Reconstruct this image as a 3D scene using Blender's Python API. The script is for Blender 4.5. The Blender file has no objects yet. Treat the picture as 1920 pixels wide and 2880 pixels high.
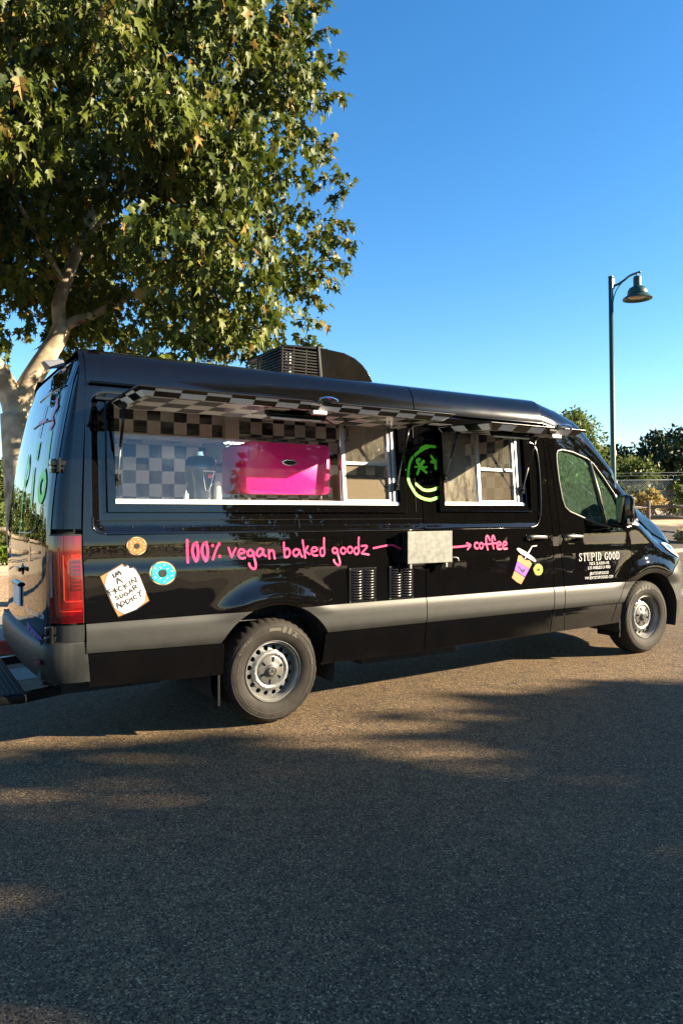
import bpy, bmesh, math, random, json
from mathutils import Vector, Matrix
from mathutils.geometry import delaunay_2d_cdt
import numpy as np
R=math.radians; PI=math.pi
random.seed(7); rng=np.random.default_rng(7)
scene=bpy.context.scene
C=scene.collection

# ------------------------------------------------------------------ camera
cam=bpy.data.cameras.new('camera'); cam.sensor_fit='VERTICAL'; cam.sensor_height=36; cam.lens=25.347
cam.clip_start=.05; cam.clip_end=2000
co=bpy.data.objects.new('camera',cam); C.objects.link(co); scene.camera=co
M=Matrix(((0.8500039,0.0160459,-0.5265320,-2.3296),(-0.5266132,0.0009995,-0.8501044,-4.6878),(-0.0131144,0.9998708,0.0092996,1.5935),(0,0,0,1)))
co.matrix_world=M

# ------------------------------------------------------------------ sky, sun, exposure
SUN=Vector((1.40,-1.0,.60)).normalized()
world=bpy.data.worlds.new('World'); scene.world=world; world.use_nodes=True
nt=world.node_tree; bg=nt.nodes['Background']
sky=nt.nodes.new('ShaderNodeTexSky'); sky.sky_type='NISHITA'; sky.sun_disc=False
sky.sun_elevation=math.asin(SUN.z); sky.sun_rotation=math.atan2(SUN.x,SUN.y)
sky.altitude=50; sky.air_density=1.0; sky.dust_density=.1; sky.ozone_density=3.0
hs=nt.nodes.new('ShaderNodeHueSaturation'); hs.inputs['Saturation'].default_value=1.26; hs.inputs['Hue'].default_value=.501
nt.links.new(sky.outputs[0],hs.inputs['Color']); nt.links.new(hs.outputs[0],bg.inputs[0]); bg.inputs[1].default_value=.053
sl=bpy.data.lights.new('sun','SUN'); sl.energy=5.0; sl.angle=R(.53); sl.color=(1,.83,.58)
so=bpy.data.objects.new('sun',sl); C.objects.link(so)
so.rotation_euler=SUN.to_track_quat('Z','Y').to_euler(); so.location=(20,-16,10)
vs=scene.view_settings; vs.view_transform='Standard'; vs.look='None'; vs.gamma=1; vs.use_curve_mapping=False; vs.exposure=2.48
scene.cycles.use_denoising=True
scene.cycles.max_bounces=10; scene.cycles.transparent_max_bounces=24

# ------------------------------------------------------------------ materials
MATS={}
def new_mat(name):
    m=bpy.data.materials.new(name); m.use_nodes=True
    return m,m.node_tree,m.node_tree.nodes['Principled BSDF']
def N(t,k,**kw):
    n=t.nodes.new(k)
    for a,b in kw.items(): setattr(n,a,b)
    return n
def mat(name,col,rough=.5,metal=0,coat=0,spec=.5,noise=0,nscale=20,bump=0,bscale=60,trans=0,ior=1.45,col2=None):
    if name in MATS: return MATS[name]
    m,t,b=new_mat(name)
    b.inputs['Base Color'].default_value=(*col,1); b.inputs['Roughness'].default_value=rough; b.inputs['Metallic'].default_value=metal
    b.inputs['Coat Weight'].default_value=coat; b.inputs['Coat Roughness'].default_value=.03; b.inputs['Specular IOR Level'].default_value=spec
    b.inputs['Transmission Weight'].default_value=trans; b.inputs['IOR'].default_value=ior
    tc=N(t,'ShaderNodeTexCoord')
    if noise or col2:
        n=N(t,'ShaderNodeTexNoise'); n.inputs['Scale'].default_value=nscale; n.inputs['Detail'].default_value=6
        t.links.new(tc.outputs['Object'],n.inputs['Vector'])
        mx=N(t,'ShaderNodeMix',data_type='RGBA'); c2=col2 or tuple(max(0,c*(1-noise)) for c in col)
        rp=N(t,'ShaderNodeMapRange'); rp.inputs[1].default_value=.35; rp.inputs[2].default_value=.65
        t.links.new(n.outputs['Fac'],rp.inputs[0]); t.links.new(rp.outputs[0],mx.inputs[0])
        mx.inputs[6].default_value=(*col,1); mx.inputs[7].default_value=(*c2,1)
        t.links.new(mx.outputs[2],b.inputs['Base Color'])
    if bump:
        n=N(t,'ShaderNodeTexNoise'); n.inputs['Scale'].default_value=bscale; n.inputs['Detail'].default_value=5
        t.links.new(tc.outputs['Object'],n.inputs['Vector'])
        bp=N(t,'ShaderNodeBump'); bp.inputs['Strength'].default_value=bump; bp.inputs['Distance'].default_value=.01
        t.links.new(n.outputs['Fac'],bp.inputs['Height']); t.links.new(bp.outputs[0],b.inputs['Normal'])
    MATS[name]=m; return m
def paint_mat(name,rough,dust,dustcol=(.30,.23,.15),coatr=.015):
    m,t,b=new_mat(name)
    tc=N(t,'ShaderNodeTexCoord')
    n=N(t,'ShaderNodeTexNoise'); n.inputs['Scale'].default_value=5; n.inputs['Detail'].default_value=8; n.inputs['Roughness'].default_value=.7
    mp=N(t,'ShaderNodeMapping'); mp.inputs['Scale'].default_value=(1,1,.45)
    t.links.new(tc.outputs['Object'],mp.inputs[0]); t.links.new(mp.outputs[0],n.inputs['Vector'])
    f=N(t,'ShaderNodeTexNoise'); f.inputs['Scale'].default_value=160; f.inputs['Detail'].default_value=4
    t.links.new(tc.outputs['Object'],f.inputs['Vector'])
    mu=N(t,'ShaderNodeMath',operation='MULTIPLY'); t.links.new(n.outputs['Fac'],mu.inputs[0]); t.links.new(f.outputs['Fac'],mu.inputs[1])
    mr=N(t,'ShaderNodeMapRange'); mr.inputs[1].default_value=.12; mr.inputs[2].default_value=.45; mr.inputs[3].default_value=dust*.35; mr.inputs[4].default_value=dust*1.7
    t.links.new(mu.outputs[0],mr.inputs[0])
    mx=N(t,'ShaderNodeMix',data_type='RGBA'); mx.inputs[6].default_value=(.0012,.0012,.0015,1); mx.inputs[7].default_value=(*dustcol,1)
    t.links.new(mr.outputs[0],mx.inputs[0]); t.links.new(mx.outputs[2],b.inputs['Base Color'])
    b.inputs['Roughness'].default_value=rough; b.inputs['Specular IOR Level'].default_value=0; b.inputs['Coat Weight'].default_value=1; b.inputs['Coat Roughness'].default_value=coatr
    w=N(t,'ShaderNodeTexNoise'); w.inputs['Scale'].default_value=2.2; w.inputs['Detail'].default_value=2
    t.links.new(tc.outputs['Object'],w.inputs['Vector'])
    bp=N(t,'ShaderNodeBump'); bp.inputs['Strength'].default_value=.12; bp.inputs['Distance'].default_value=.02
    t.links.new(w.outputs['Fac'],bp.inputs['Height']); t.links.new(bp.outputs[0],b.inputs['Normal']); t.links.new(bp.outputs[0],b.inputs['Coat Normal'])
    MATS[name]=m; return m
PAINT=paint_mat('black_paint',.4,.0035)
ROOFP=paint_mat('dusty_roof_paint',.5,.004,(.30,.26,.22),.085)
def glass_mat(name,tint,dust,dcol=(.5,.45,.36),refl=1.0,dscale=18):
    m,t,b=new_mat(name); out=t.nodes['Material Output']; t.nodes.remove(b)
    tr=N(t,'ShaderNodeBsdfTransparent'); tr.inputs[0].default_value=(*tint,1)
    gl=N(t,'ShaderNodeBsdfGlossy'); gl.inputs['Roughness'].default_value=.0; gl.inputs[0].default_value=(refl,refl,refl,1)
    fr=N(t,'ShaderNodeFresnel'); ge=N(t,'ShaderNodeNewGeometry'); io=N(t,'ShaderNodeMapRange'); io.inputs[3].default_value=1.65; io.inputs[4].default_value=1/1.65; t.links.new(ge.outputs['Backfacing'],io.inputs[0]); t.links.new(io.outputs[0],fr.inputs[0])
    mx=N(t,'ShaderNodeMixShader'); t.links.new(fr.outputs[0],mx.inputs[0]); t.links.new(tr.outputs[0],mx.inputs[1]); t.links.new(gl.outputs[0],mx.inputs[2])
    df=N(t,'ShaderNodeBsdfDiffuse'); df.inputs[0].default_value=(*dcol,1)
    tc=N(t,'ShaderNodeTexCoord'); mp=N(t,'ShaderNodeMapping'); mp.inputs['Scale'].default_value=(1,1,.35)
    n=N(t,'ShaderNodeTexNoise'); n.inputs['Scale'].default_value=dscale; n.inputs['Detail'].default_value=10; n.inputs['Roughness'].default_value=.75
    t.links.new(tc.outputs['Object'],mp.inputs[0]); t.links.new(mp.outputs[0],n.inputs['Vector'])
    mr=N(t,'ShaderNodeMapRange'); mr.inputs[1].default_value=.35; mr.inputs[2].default_value=.72; mr.inputs[3].default_value=dust*.25; mr.inputs[4].default_value=min(.9,dust*2.2)
    t.links.new(n.outputs['Fac'],mr.inputs[0])
    m2=N(t,'ShaderNodeMixShader'); t.links.new(mr.outputs[0],m2.inputs[0]); t.links.new(mx.outputs[0],m2.inputs[1]); t.links.new(df.outputs[0],m2.inputs[2])
    t.links.new(m2.outputs[0],out.inputs[0]); MATS[name]=m; return m
GLASS=glass_mat('window_glass',(.93,.95,.95),.015)
GLASSD=glass_mat('dusty_window_glass',(.85,.87,.85),.22)
CABG=glass_mat('green_cab_glass',(.42,.66,.54),.07,(.24,.42,.28),1.0,60)  # green in the dust colour stands in for reflected trees
WSG=glass_mat('windscreen_glass',(.55,.72,.64),.02)
def checker_mat(name,a,b_,size,off=(0,0),c1=(.004,.004,.004),c2=(.55,.52,.46),rough=.25):
    # a,b_ : which object axes carry the squares
    m,t,b=new_mat(name); tc=N(t,'ShaderNodeTexCoord'); sp=N(t,'ShaderNodeSeparateXYZ'); t.links.new(tc.outputs['Object'],sp.inputs[0])
    fl=[]
    for ax,o in ((a,off[0]),(b_,off[1])):
        m1=N(t,'ShaderNodeMath',operation='ADD'); m1.inputs[1].default_value=o+50; t.links.new(sp.outputs[ax],m1.inputs[0])
        m2=N(t,'ShaderNodeMath',operation='DIVIDE'); m2.inputs[1].default_value=size; t.links.new(m1.outputs[0],m2.inputs[0])
        m3=N(t,'ShaderNodeMath',operation='FLOOR'); t.links.new(m2.outputs[0],m3.inputs[0]); fl.append(m3)
    ad=N(t,'ShaderNodeMath',operation='ADD'); t.links.new(fl[0].outputs[0],ad.inputs[0]); t.links.new(fl[1].outputs[0],ad.inputs[1])
    md=N(t,'ShaderNodeMath',operation='MODULO'); md.inputs[1].default_value=2; t.links.new(ad.outputs[0],md.inputs[0])
    g=N(t,'ShaderNodeMath',operation='GREATER_THAN'); g.inputs[1].default_value=.5; t.links.new(md.outputs[0],g.inputs[0])
    mx=N(t,'ShaderNodeMix',data_type='RGBA'); mx.inputs[6].default_value=(*c1,1); mx.inputs[7].default_value=(*c2,1)
    t.links.new(g.outputs[0],mx.inputs[0]); t.links.new(mx.outputs[2],b.inputs['Base Color']); b.inputs['Roughness'].default_value=rough
    MATS[name]=m; return m
BLACKM=mat('matte_black',(.004,.004,.004),.6,spec=.2)
RUBBERK=mat('black_gasket',(.01,.01,.01),.45)
SATIN=mat('satin_black_metal',(.006,.006,.007),.2,spec=.35)
CLAD=mat('grey_cladding',(.016,.0165,.016),.5,spec=.42,noise=.22,nscale=9,bump=.06,bscale=900)
ALU=mat('aluminium',(.42,.42,.42),.35,.7,noise=.2,nscale=40)
WHITE=mat('white_trim',(.72,.72,.70),.4)
CHROME=mat('chrome',(.8,.8,.8),.08,1)
STEEL=mat('silver_steel',(.20,.20,.195),.42,.5,noise=.15,nscale=60)
def simple_leaf(name,c1,c2,c3,tl=.35):
    m,t,b=new_mat(name); out=t.nodes['Material Output']
    at=N(t,'ShaderNodeAttribute',attribute_name='lr'); oi=N(t,'ShaderNodeObjectInfo')
    ad=N(t,'ShaderNodeMath',operation='ADD'); t.links.new(at.outputs['Fac'],ad.inputs[0]); t.links.new(oi.outputs['Random'],ad.inputs[1])
    fr=N(t,'ShaderNodeMath',operation='FRACT'); t.links.new(ad.outputs[0],fr.inputs[0])
    cr=N(t,'ShaderNodeValToRGB'); e=cr.color_ramp.elements; e[0].position=0; e[0].color=(*c1,1); e[1].position=.6; e[1].color=(*c2,1)
    x=e.new(.93); x.color=(*c2,1); x=e.new(1.0); x.color=(*c3,1)
    t.links.new(fr.outputs[0],cr.inputs[0]); t.links.new(cr.outputs[0],b.inputs['Base Color']); b.inputs['Roughness'].default_value=.5; b.inputs['Specular IOR Level'].default_value=.2
    tr=N(t,'ShaderNodeBsdfTranslucent'); hs=N(t,'ShaderNodeHueSaturation'); hs.inputs['Value'].default_value=1.5; t.links.new(cr.outputs[0],hs.inputs['Color']); t.links.new(hs.outputs[0],tr.inputs[0])
    mx=N(t,'ShaderNodeMixShader'); mx.inputs[0].default_value=tl; t.links.new(b.outputs[0],mx.inputs[1]); t.links.new(tr.outputs[0],mx.inputs[2]); t.links.new(mx.outputs[0],out.inputs[0])
    MATS[name]=m; return m
LEAF=simple_leaf('sycamore_leaf',(.017,.031,.005),(.076,.094,.012),(.22,.13,.035),.22)
BUSHL=simple_leaf('shrub_leaf',(.035,.060,.014),(.080,.105,.024),(.15,.13,.04),.3)
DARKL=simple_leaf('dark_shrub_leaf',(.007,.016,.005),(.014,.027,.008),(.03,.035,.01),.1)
DRYG=simple_leaf('dry_grass',(.24,.17,.06),(.34,.26,.10),(.16,.16,.05),.2)
BARK=mat('pale_bark',(.42,.35,.25),.8,noise=.0,nscale=4.5,col2=(.15,.115,.075),bump=.8,bscale=9)
BARKD=mat('dark_bark',(.10,.075,.05),.9,noise=.5,nscale=9,bump=.5,bscale=20)

# ------------------------------------------------------------------ object helpers
def link(o,parent=None):
    C.objects.link(o)
    if parent is not None: o.parent=parent
    return o
def tag(o,label,cat,group=None,kind=None):
    if label: o['label']=label
    if cat: o['category']=cat
    if group: o['group']=group
    if kind: o['kind']=kind
    return o
def structure(o): o['kind']='structure'; return o
def empty(name,loc=(0,0,0),rot=(0,0,0)):
    o=bpy.data.objects.new(name,None); o.location=loc; o.rotation_euler=rot; o.empty_display_size=.2
    return link(o)
def mesh_obj(name,verts,faces,m,parent=None,smooth=False,normals=None,loc=None):
    me=bpy.data.meshes.new(name); me.from_pydata([tuple(v) for v in verts],[],faces); me.update()
    if m is not None: me.materials.append(m)
    if smooth or normals is not None: me.polygons.foreach_set('use_smooth',[True]*len(me.polygons))
    if normals is not None: me.normals_split_custom_set_from_vertices([tuple(n) for n in normals])
    o=bpy.data.objects.new(name,me)
    if loc is not None: o.location=loc
    return link(o,parent)
class MB:
    def __init__(s): s.v=[]; s.f=[]
    def add(s,vs,fs):
        k=len(s.v); s.v+= [tuple(v) for v in vs]; s.f+=[tuple(i+k for i in f) for f in fs]; return s
    def box(s,a,b):
        x0,y0,z0=a; x1,y1,z1=b
        return s.add([(x0,y0,z0),(x1,y0,z0),(x1,y1,z0),(x0,y1,z0),(x0,y0,z1),(x1,y0,z1),(x1,y1,z1),(x0,y1,z1)],[(0,3,2,1),(4,5,6,7),(0,1,5,4),(1,2,6,5),(2,3,7,6),(3,0,4,7)])
    def hexa(s,p):  # 8 points, bottom 4 then top 4
        return s.add(p,[(0,3,2,1),(4,5,6,7),(0,1,5,4),(1,2,6,5),(2,3,7,6),(3,0,4,7)])
    def bar(s,a,b,w,h,up=(0,0,1)):
        a=Vector(a);b=Vector(b);d=(b-a).normalized(); up=Vector(up)
        sd=d.cross(up); sd=sd.normalized() if sd.length>1e-6 else Vector((1,0,0)); u=sd.cross(d)
        q=[]
        for p in (a,b):
            for i,j in ((-1,-1),(1,-1),(1,1),(-1,1)): q.append(p+sd*w/2*i+u*h/2*j)
        return s.add(q,[(0,1,2,3),(7,6,5,4),(0,4,5,1),(1,5,6,2),(2,6,7,3),(3,7,4,0)])
    def tube(s,path,rad,n=10,caps=True):
        path=[Vector(p) for p in path]; m=len(path)
        rs=rad if isinstance(rad,(list,tuple)) else [rad]*m
        d0=(path[1]-path[0]).normalized(); ref=Vector((0,0,1)) if abs(d0.z)<.9 else Vector((1,0,0))
        vs=[]; u=None
        for i,p in enumerate(path):
            d=(path[min(i+1,m-1)]-path[max(i-1,0)]).normalized()
            if u is None: u=d.cross(ref).normalized()
            u=(u-d*u.dot(d)).normalized(); w=d.cross(u)
            for k in range(n):
                a=2*PI*k/n; vs.append(p+(u*math.cos(a)+w*math.sin(a))*rs[i])
        fs=[(i*n+k,i*n+(k+1)%n,(i+1)*n+(k+1)%n,(i+1)*n+k) for i in range(m-1) for k in range(n)]
        if caps: fs+=[tuple(range(n-1,-1,-1)),tuple((m-1)*n+k for k in range(n))]
        return s.add(vs,fs)
    def lathe(s,prof,n=24,axis='Z',o=(0,0,0),a0=0,a1=2*PI):
        full=abs(a1-a0-2*PI)<1e-6; m=n if full else n+1
        vs=[]
        for r,h in prof:
            for k in range(m):
                a=a0+(a1-a0)*k/n; c,t=r*math.cos(a),r*math.sin(a)
                vs.append((o[0]+c,o[1]+t,o[2]+h) if axis=='Z' else (o[0]+c,o[1]+h,o[2]+t) if axis=='Y' else (o[0]+h,o[1]+c,o[2]+t))
        fs=[]
        for i in range(len(prof)-1):
            for k in range(n): fs.append((i*m+k,i*m+(k+1)%m,(i+1)*m+(k+1)%m,(i+1)*m+k))
        return s.add(vs,fs)
    def sphere(s,c,r,n=10,sc=(1,1,1)):
        prof=[(max(1e-4,math.sin(PI*i/(n//2+2))),-math.cos(PI*i/(n//2+2))) for i in range(n//2+3)]
        k=len(s.v); s.lathe(prof,n)
        for i in range(k,len(s.v)): v=s.v[i]; s.v[i]=(c[0]+v[0]*r*sc[0],c[1]+v[1]*r*sc[1],c[2]+v[2]*r*sc[2])
        return s
    def build(s,name,m,parent=None,smooth=False,bevel=0,seg=2,loc=None,auto=None):
        o=mesh_obj(name,s.v,s.f,m,parent,smooth,loc=loc)
        if bevel:
            bm=bmesh.new(); bm.from_mesh(o.data); bmesh.ops.remove_doubles(bm,verts=bm.verts,dist=1e-6)
            bmesh.ops.recalc_face_normals(bm,faces=bm.faces)
            bmesh.ops.bevel(bm,geom=list(bm.edges),offset=bevel,segments=seg,affect='EDGES',profile=.5,clamp_overlap=True)
            bm.to_mesh(o.data); bm.free(); o.data.polygons.foreach_set('use_smooth',[True]*len(o.data.polygons))
            o.modifiers.new('weighted_normal','WEIGHTED_NORMAL').weight=80
        elif smooth and auto: o.data.set_sharp_from_angle(angle=R(auto))
        return o
def rbox(name,a,b,m,parent=None,bevel=.004,seg=2): return MB().box(a,b).build(name,m,parent,bevel=bevel,seg=seg)
def lerp(a,b,t): return a+(b-a)*t
def sstep(a,b,x):
    if a==b: return 0. if x<a else 1.
    t=min(1,max(0,(x-a)/(b-a))); return t*t*(3-2*t)
def interp(x,pts):
    if x<=pts[0][0]: return pts[0][1]
    for (a,b),(c,d) in zip(pts,pts[1:]):
        if x<=c: return b+(d-b)*(x-a)/(c-a)
    return pts[-1][1]
def in_poly(x,y,P):
    c=False; n=len(P); j=n-1
    for i in range(n):
        xi,yi=P[i]; xj,yj=P[j]
        if (yi>y)!=(yj>y) and x<(xj-xi)*(y-yi)/(yj-yi)+xi: c=not c
        j=i
    return c
def resample(P,step):
    o=[]; n=len(P)
    for i in range(n):
        a=P[i]; b=P[(i+1)%n]; L=math.hypot(b[0]-a[0],b[1]-a[1]); k=max(1,int(math.ceil(L/step-1e-6)))
        for j in range(k): o.append((a[0]+(b[0]-a[0])*j/k,a[1]+(b[1]-a[1])*j/k))
    return o
def arc(cx,cz,r,a0,a1,n=24): return [(cx+r*math.cos(R(a0+(a1-a0)*i/n)),cz+r*math.sin(R(a0+(a1-a0)*i/n))) for i in range(n+1)]
def rrect(x0,z0,x1,z1,r,n=6):
    return arc(x1-r,z1-r,r,0,90,n)+arc(x0+r,z1-r,r,90,180,n)+arc(x0+r,z0+r,r,180,270,n)+arc(x1-r,z0+r,r,270,360,n)
def panel(name,outline,holes,m,parent,fmap,step=.05,depth=.02,inward=(0,1,0),extra=(),loc=None):
    """curved sheet over a 2-D outline with holes, smooth analytic normals, returned edges"""
    loops=[resample(outline,step)]+[resample(h,step) for h in holes]
    pts=[];edges=[]
    for L in loops:
        k=len(pts); n=len(L); pts+=L; edges+=[(k+i,k+(i+1)%n) for i in range(n)]
    bpts=np.array(pts)
    x0,z0=bpts.min(0);x1,z1=bpts.max(0)
    nx=max(1,int((x1-x0)/step)); nz=max(1,int((z1-z0)/step))
    for i in range(1,nx+1):
        for j in range(1,nz+1):
            x=x0+(x1-x0)*(i-.5*(j%2))/nx; z=z0+(z1-z0)*(j-.5)/nz
            if not in_poly(x,z,loops[0]) or any(in_poly(x,z,h) for h in loops[1:]): continue
            if ((bpts-(x,z))**2).sum(1).min()<(.45*step)**2: continue
            pts.append((x,z))
    for (x,z) in extra:
        if in_poly(x,z,loops[0]) and not any(in_poly(x,z,h) for h in loops[1:]) and ((bpts-(x,z))**2).sum(1).min()>.004**2: pts.append((x,z))
    vs,es,fs,*_=delaunay_2d_cdt([Vector(q) for q in pts],edges,[],0,1e-6)
    tri=[]
    for f in fs:
        cx=sum(vs[i][0] for i in f)/len(f); cz=sum(vs[i][1] for i in f)/len(f)
        if in_poly(cx,cz,loops[0]) and not any(in_poly(cx,cz,h) for h in loops[1:]): tri.append(tuple(f))
    V=[];Nn=[]; e=.004; inn=Vector(inward)
    for q in vs:
        u,v=q[0],q[1]; P=Vector(fmap(u,v)); V.append(P)
        a=Vector(fmap(u+e,v))-Vector(fmap(u-e,v)); b=Vector(fmap(u,v+e))-Vector(fmap(u,v-e))
        n=a.cross(b).normalized()
        if n.dot(inn)>0: n=-n
        Nn.append(n)
    F=[]
    for f in tri:
        n=(V[f[1]]-V[f[0]]).cross(V[f[2]]-V[f[0]])
        F.append(f if n.dot(inn)<0 else tuple(reversed(f)))
    if depth:
        for li,L in enumerate(loops):
            n=len(L); k=len(V)
            area=sum(L[i][0]*L[(i+1)%n][1]-L[(i+1)%n][0]*L[i][1] for i in range(n))
            sg=(1 if area>0 else -1)*(1 if li==0 else -1)
            for i in range(n):
                a=L[i-1]; b=L[(i+1)%n]; P=Vector(fmap(*L[i])); t=Vector(fmap(*b))-Vector(fmap(*a))
                nn=t.cross(-inn)
                if nn.length<1e-9: nn=Vector((1,0,0))
                # outward in the sheet
                c2=Vector(fmap(L[i][0]+(b[1]-a[1])*sg*1e-2,L[i][1]-(b[0]-a[0])*sg*1e-2))-P
                nn=nn.normalized(); nn=nn if nn.dot(c2)>0 else -nn
                V+= [P,P+inn*depth]; Nn+=[nn,nn]
            for i in range(n):
                j=(i+1)%n; q=(k+2*i,k+2*j,k+2*j+1,k+2*i+1)
                fn=(V[q[1]]-V[q[0]]).cross(V[q[2]]-V[q[0]])
                F.append(q if fn.dot(Nn[q[0]])>0 else tuple(reversed(q)))
    return mesh_obj(name,V,F,m,parent,True,Nn,loc=loc)
def loft(name,rows,m,parent=None,flip=False,closed=False,auto=None):
    n=len(rows[0]); V=[p for r in rows for p in r]; F=[]
    for i in range(len(rows)-1):
        for k in range(n if closed else n-1):
            q=(i*n+k,i*n+(k+1)%n,(i+1)*n+(k+1)%n,(i+1)*n+k); F.append(tuple(reversed(q)) if flip else q)
    o=mesh_obj(name,V,F,m,parent,True)
    if auto: o.data.set_sharp_from_angle(angle=R(auto))
    return o
def ribbon(mb,pts,w,put,dep):
    """round-ended stroke; put(x,z,dep)->3-D point"""
    P=[Vector(p) for p in pts]
    Q=[P[0]]
    for p in P[1:]:
        if (p-Q[-1]).length>1e-5: Q.append(p)
    P=Q
    if len(P)<2: return
    h=w/2; L=[];Rr=[]
    for i,p in enumerate(P):
        d0=(p-P[i-1]).normalized() if i else (P[1]-P[0]).normalized()
        d1=(P[i+1]-p).normalized() if i<len(P)-1 else d0
        t=(d0+d1); t=t.normalized() if t.length>1e-3 else d0
        n=Vector((-t.y,t.x)); s=h/max(.55,n.dot(Vector((-d0.y,d0.x))))
        L.append(p+n*s); Rr.append(p-n*s)
    k=0; vs=[];fs=[]
    for a,b in zip(L,Rr): vs+=[put(a.x,a.y,dep),put(b.x,b.y,dep)]
    for i in range(len(P)-1): fs.append((2*i,2*i+1,2*i+3,2*i+2))
    for end,(p,d) in enumerate(((P[0],(P[0]-P[1]).normalized()),(P[-1],(P[-1]-P[-2]).normalized()))):
        n=Vector((-d.y,d.x)); base=len(vs); cap=[]
        for i in range(7):
            a=PI/2-PI*i/6; q=p+(n*math.sin(a)+d*math.cos(a))*h; vs.append(put(q.x,q.y,dep)); cap.append(base+i)
        fs.append(tuple(cap))
    mb.add(vs,fs)
def smooth_path(pts,sub=3):
    P=[Vector(p) for p in pts]; o=[]
    for i in range(len(P)-1):
        a=P[max(0,i-1)];b=P[i];c=P[i+1];d=P[min(len(P)-1,i+2)]
        for k in range(sub):
            t=k/sub; o.append(.5*((2*b)+(c-a)*t+(2*a-5*b+4*c-d)*t*t+(3*b-a-3*c+d)*t**3))
    o.append(P[-1]); return [tuple(q) for q in o]
def char_mesh(ch):
    cu=bpy.data.curves.new('glyph','FONT'); cu.body=ch; cu.size=1; cu.resolution_u=3
    o=bpy.data.objects.new('glyph',cu); C.objects.link(o)
    dg=bpy.context.evaluated_depsgraph_get(); me=bpy.data.meshes.new_from_object(o.evaluated_get(dg))
    vs=[(v.co.x,v.co.y) for v in me.vertices]; fs=[tuple(p.vertices) for p in me.polygons]
    C.objects.unlink(o); bpy.data.objects.remove(o); bpy.data.curves.remove(cu); bpy.data.meshes.remove(me)
    return vs,fs
GL={}
def glyph(ch):
    if ch not in GL: GL[ch]=char_mesh(ch)
    return GL[ch]

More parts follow.
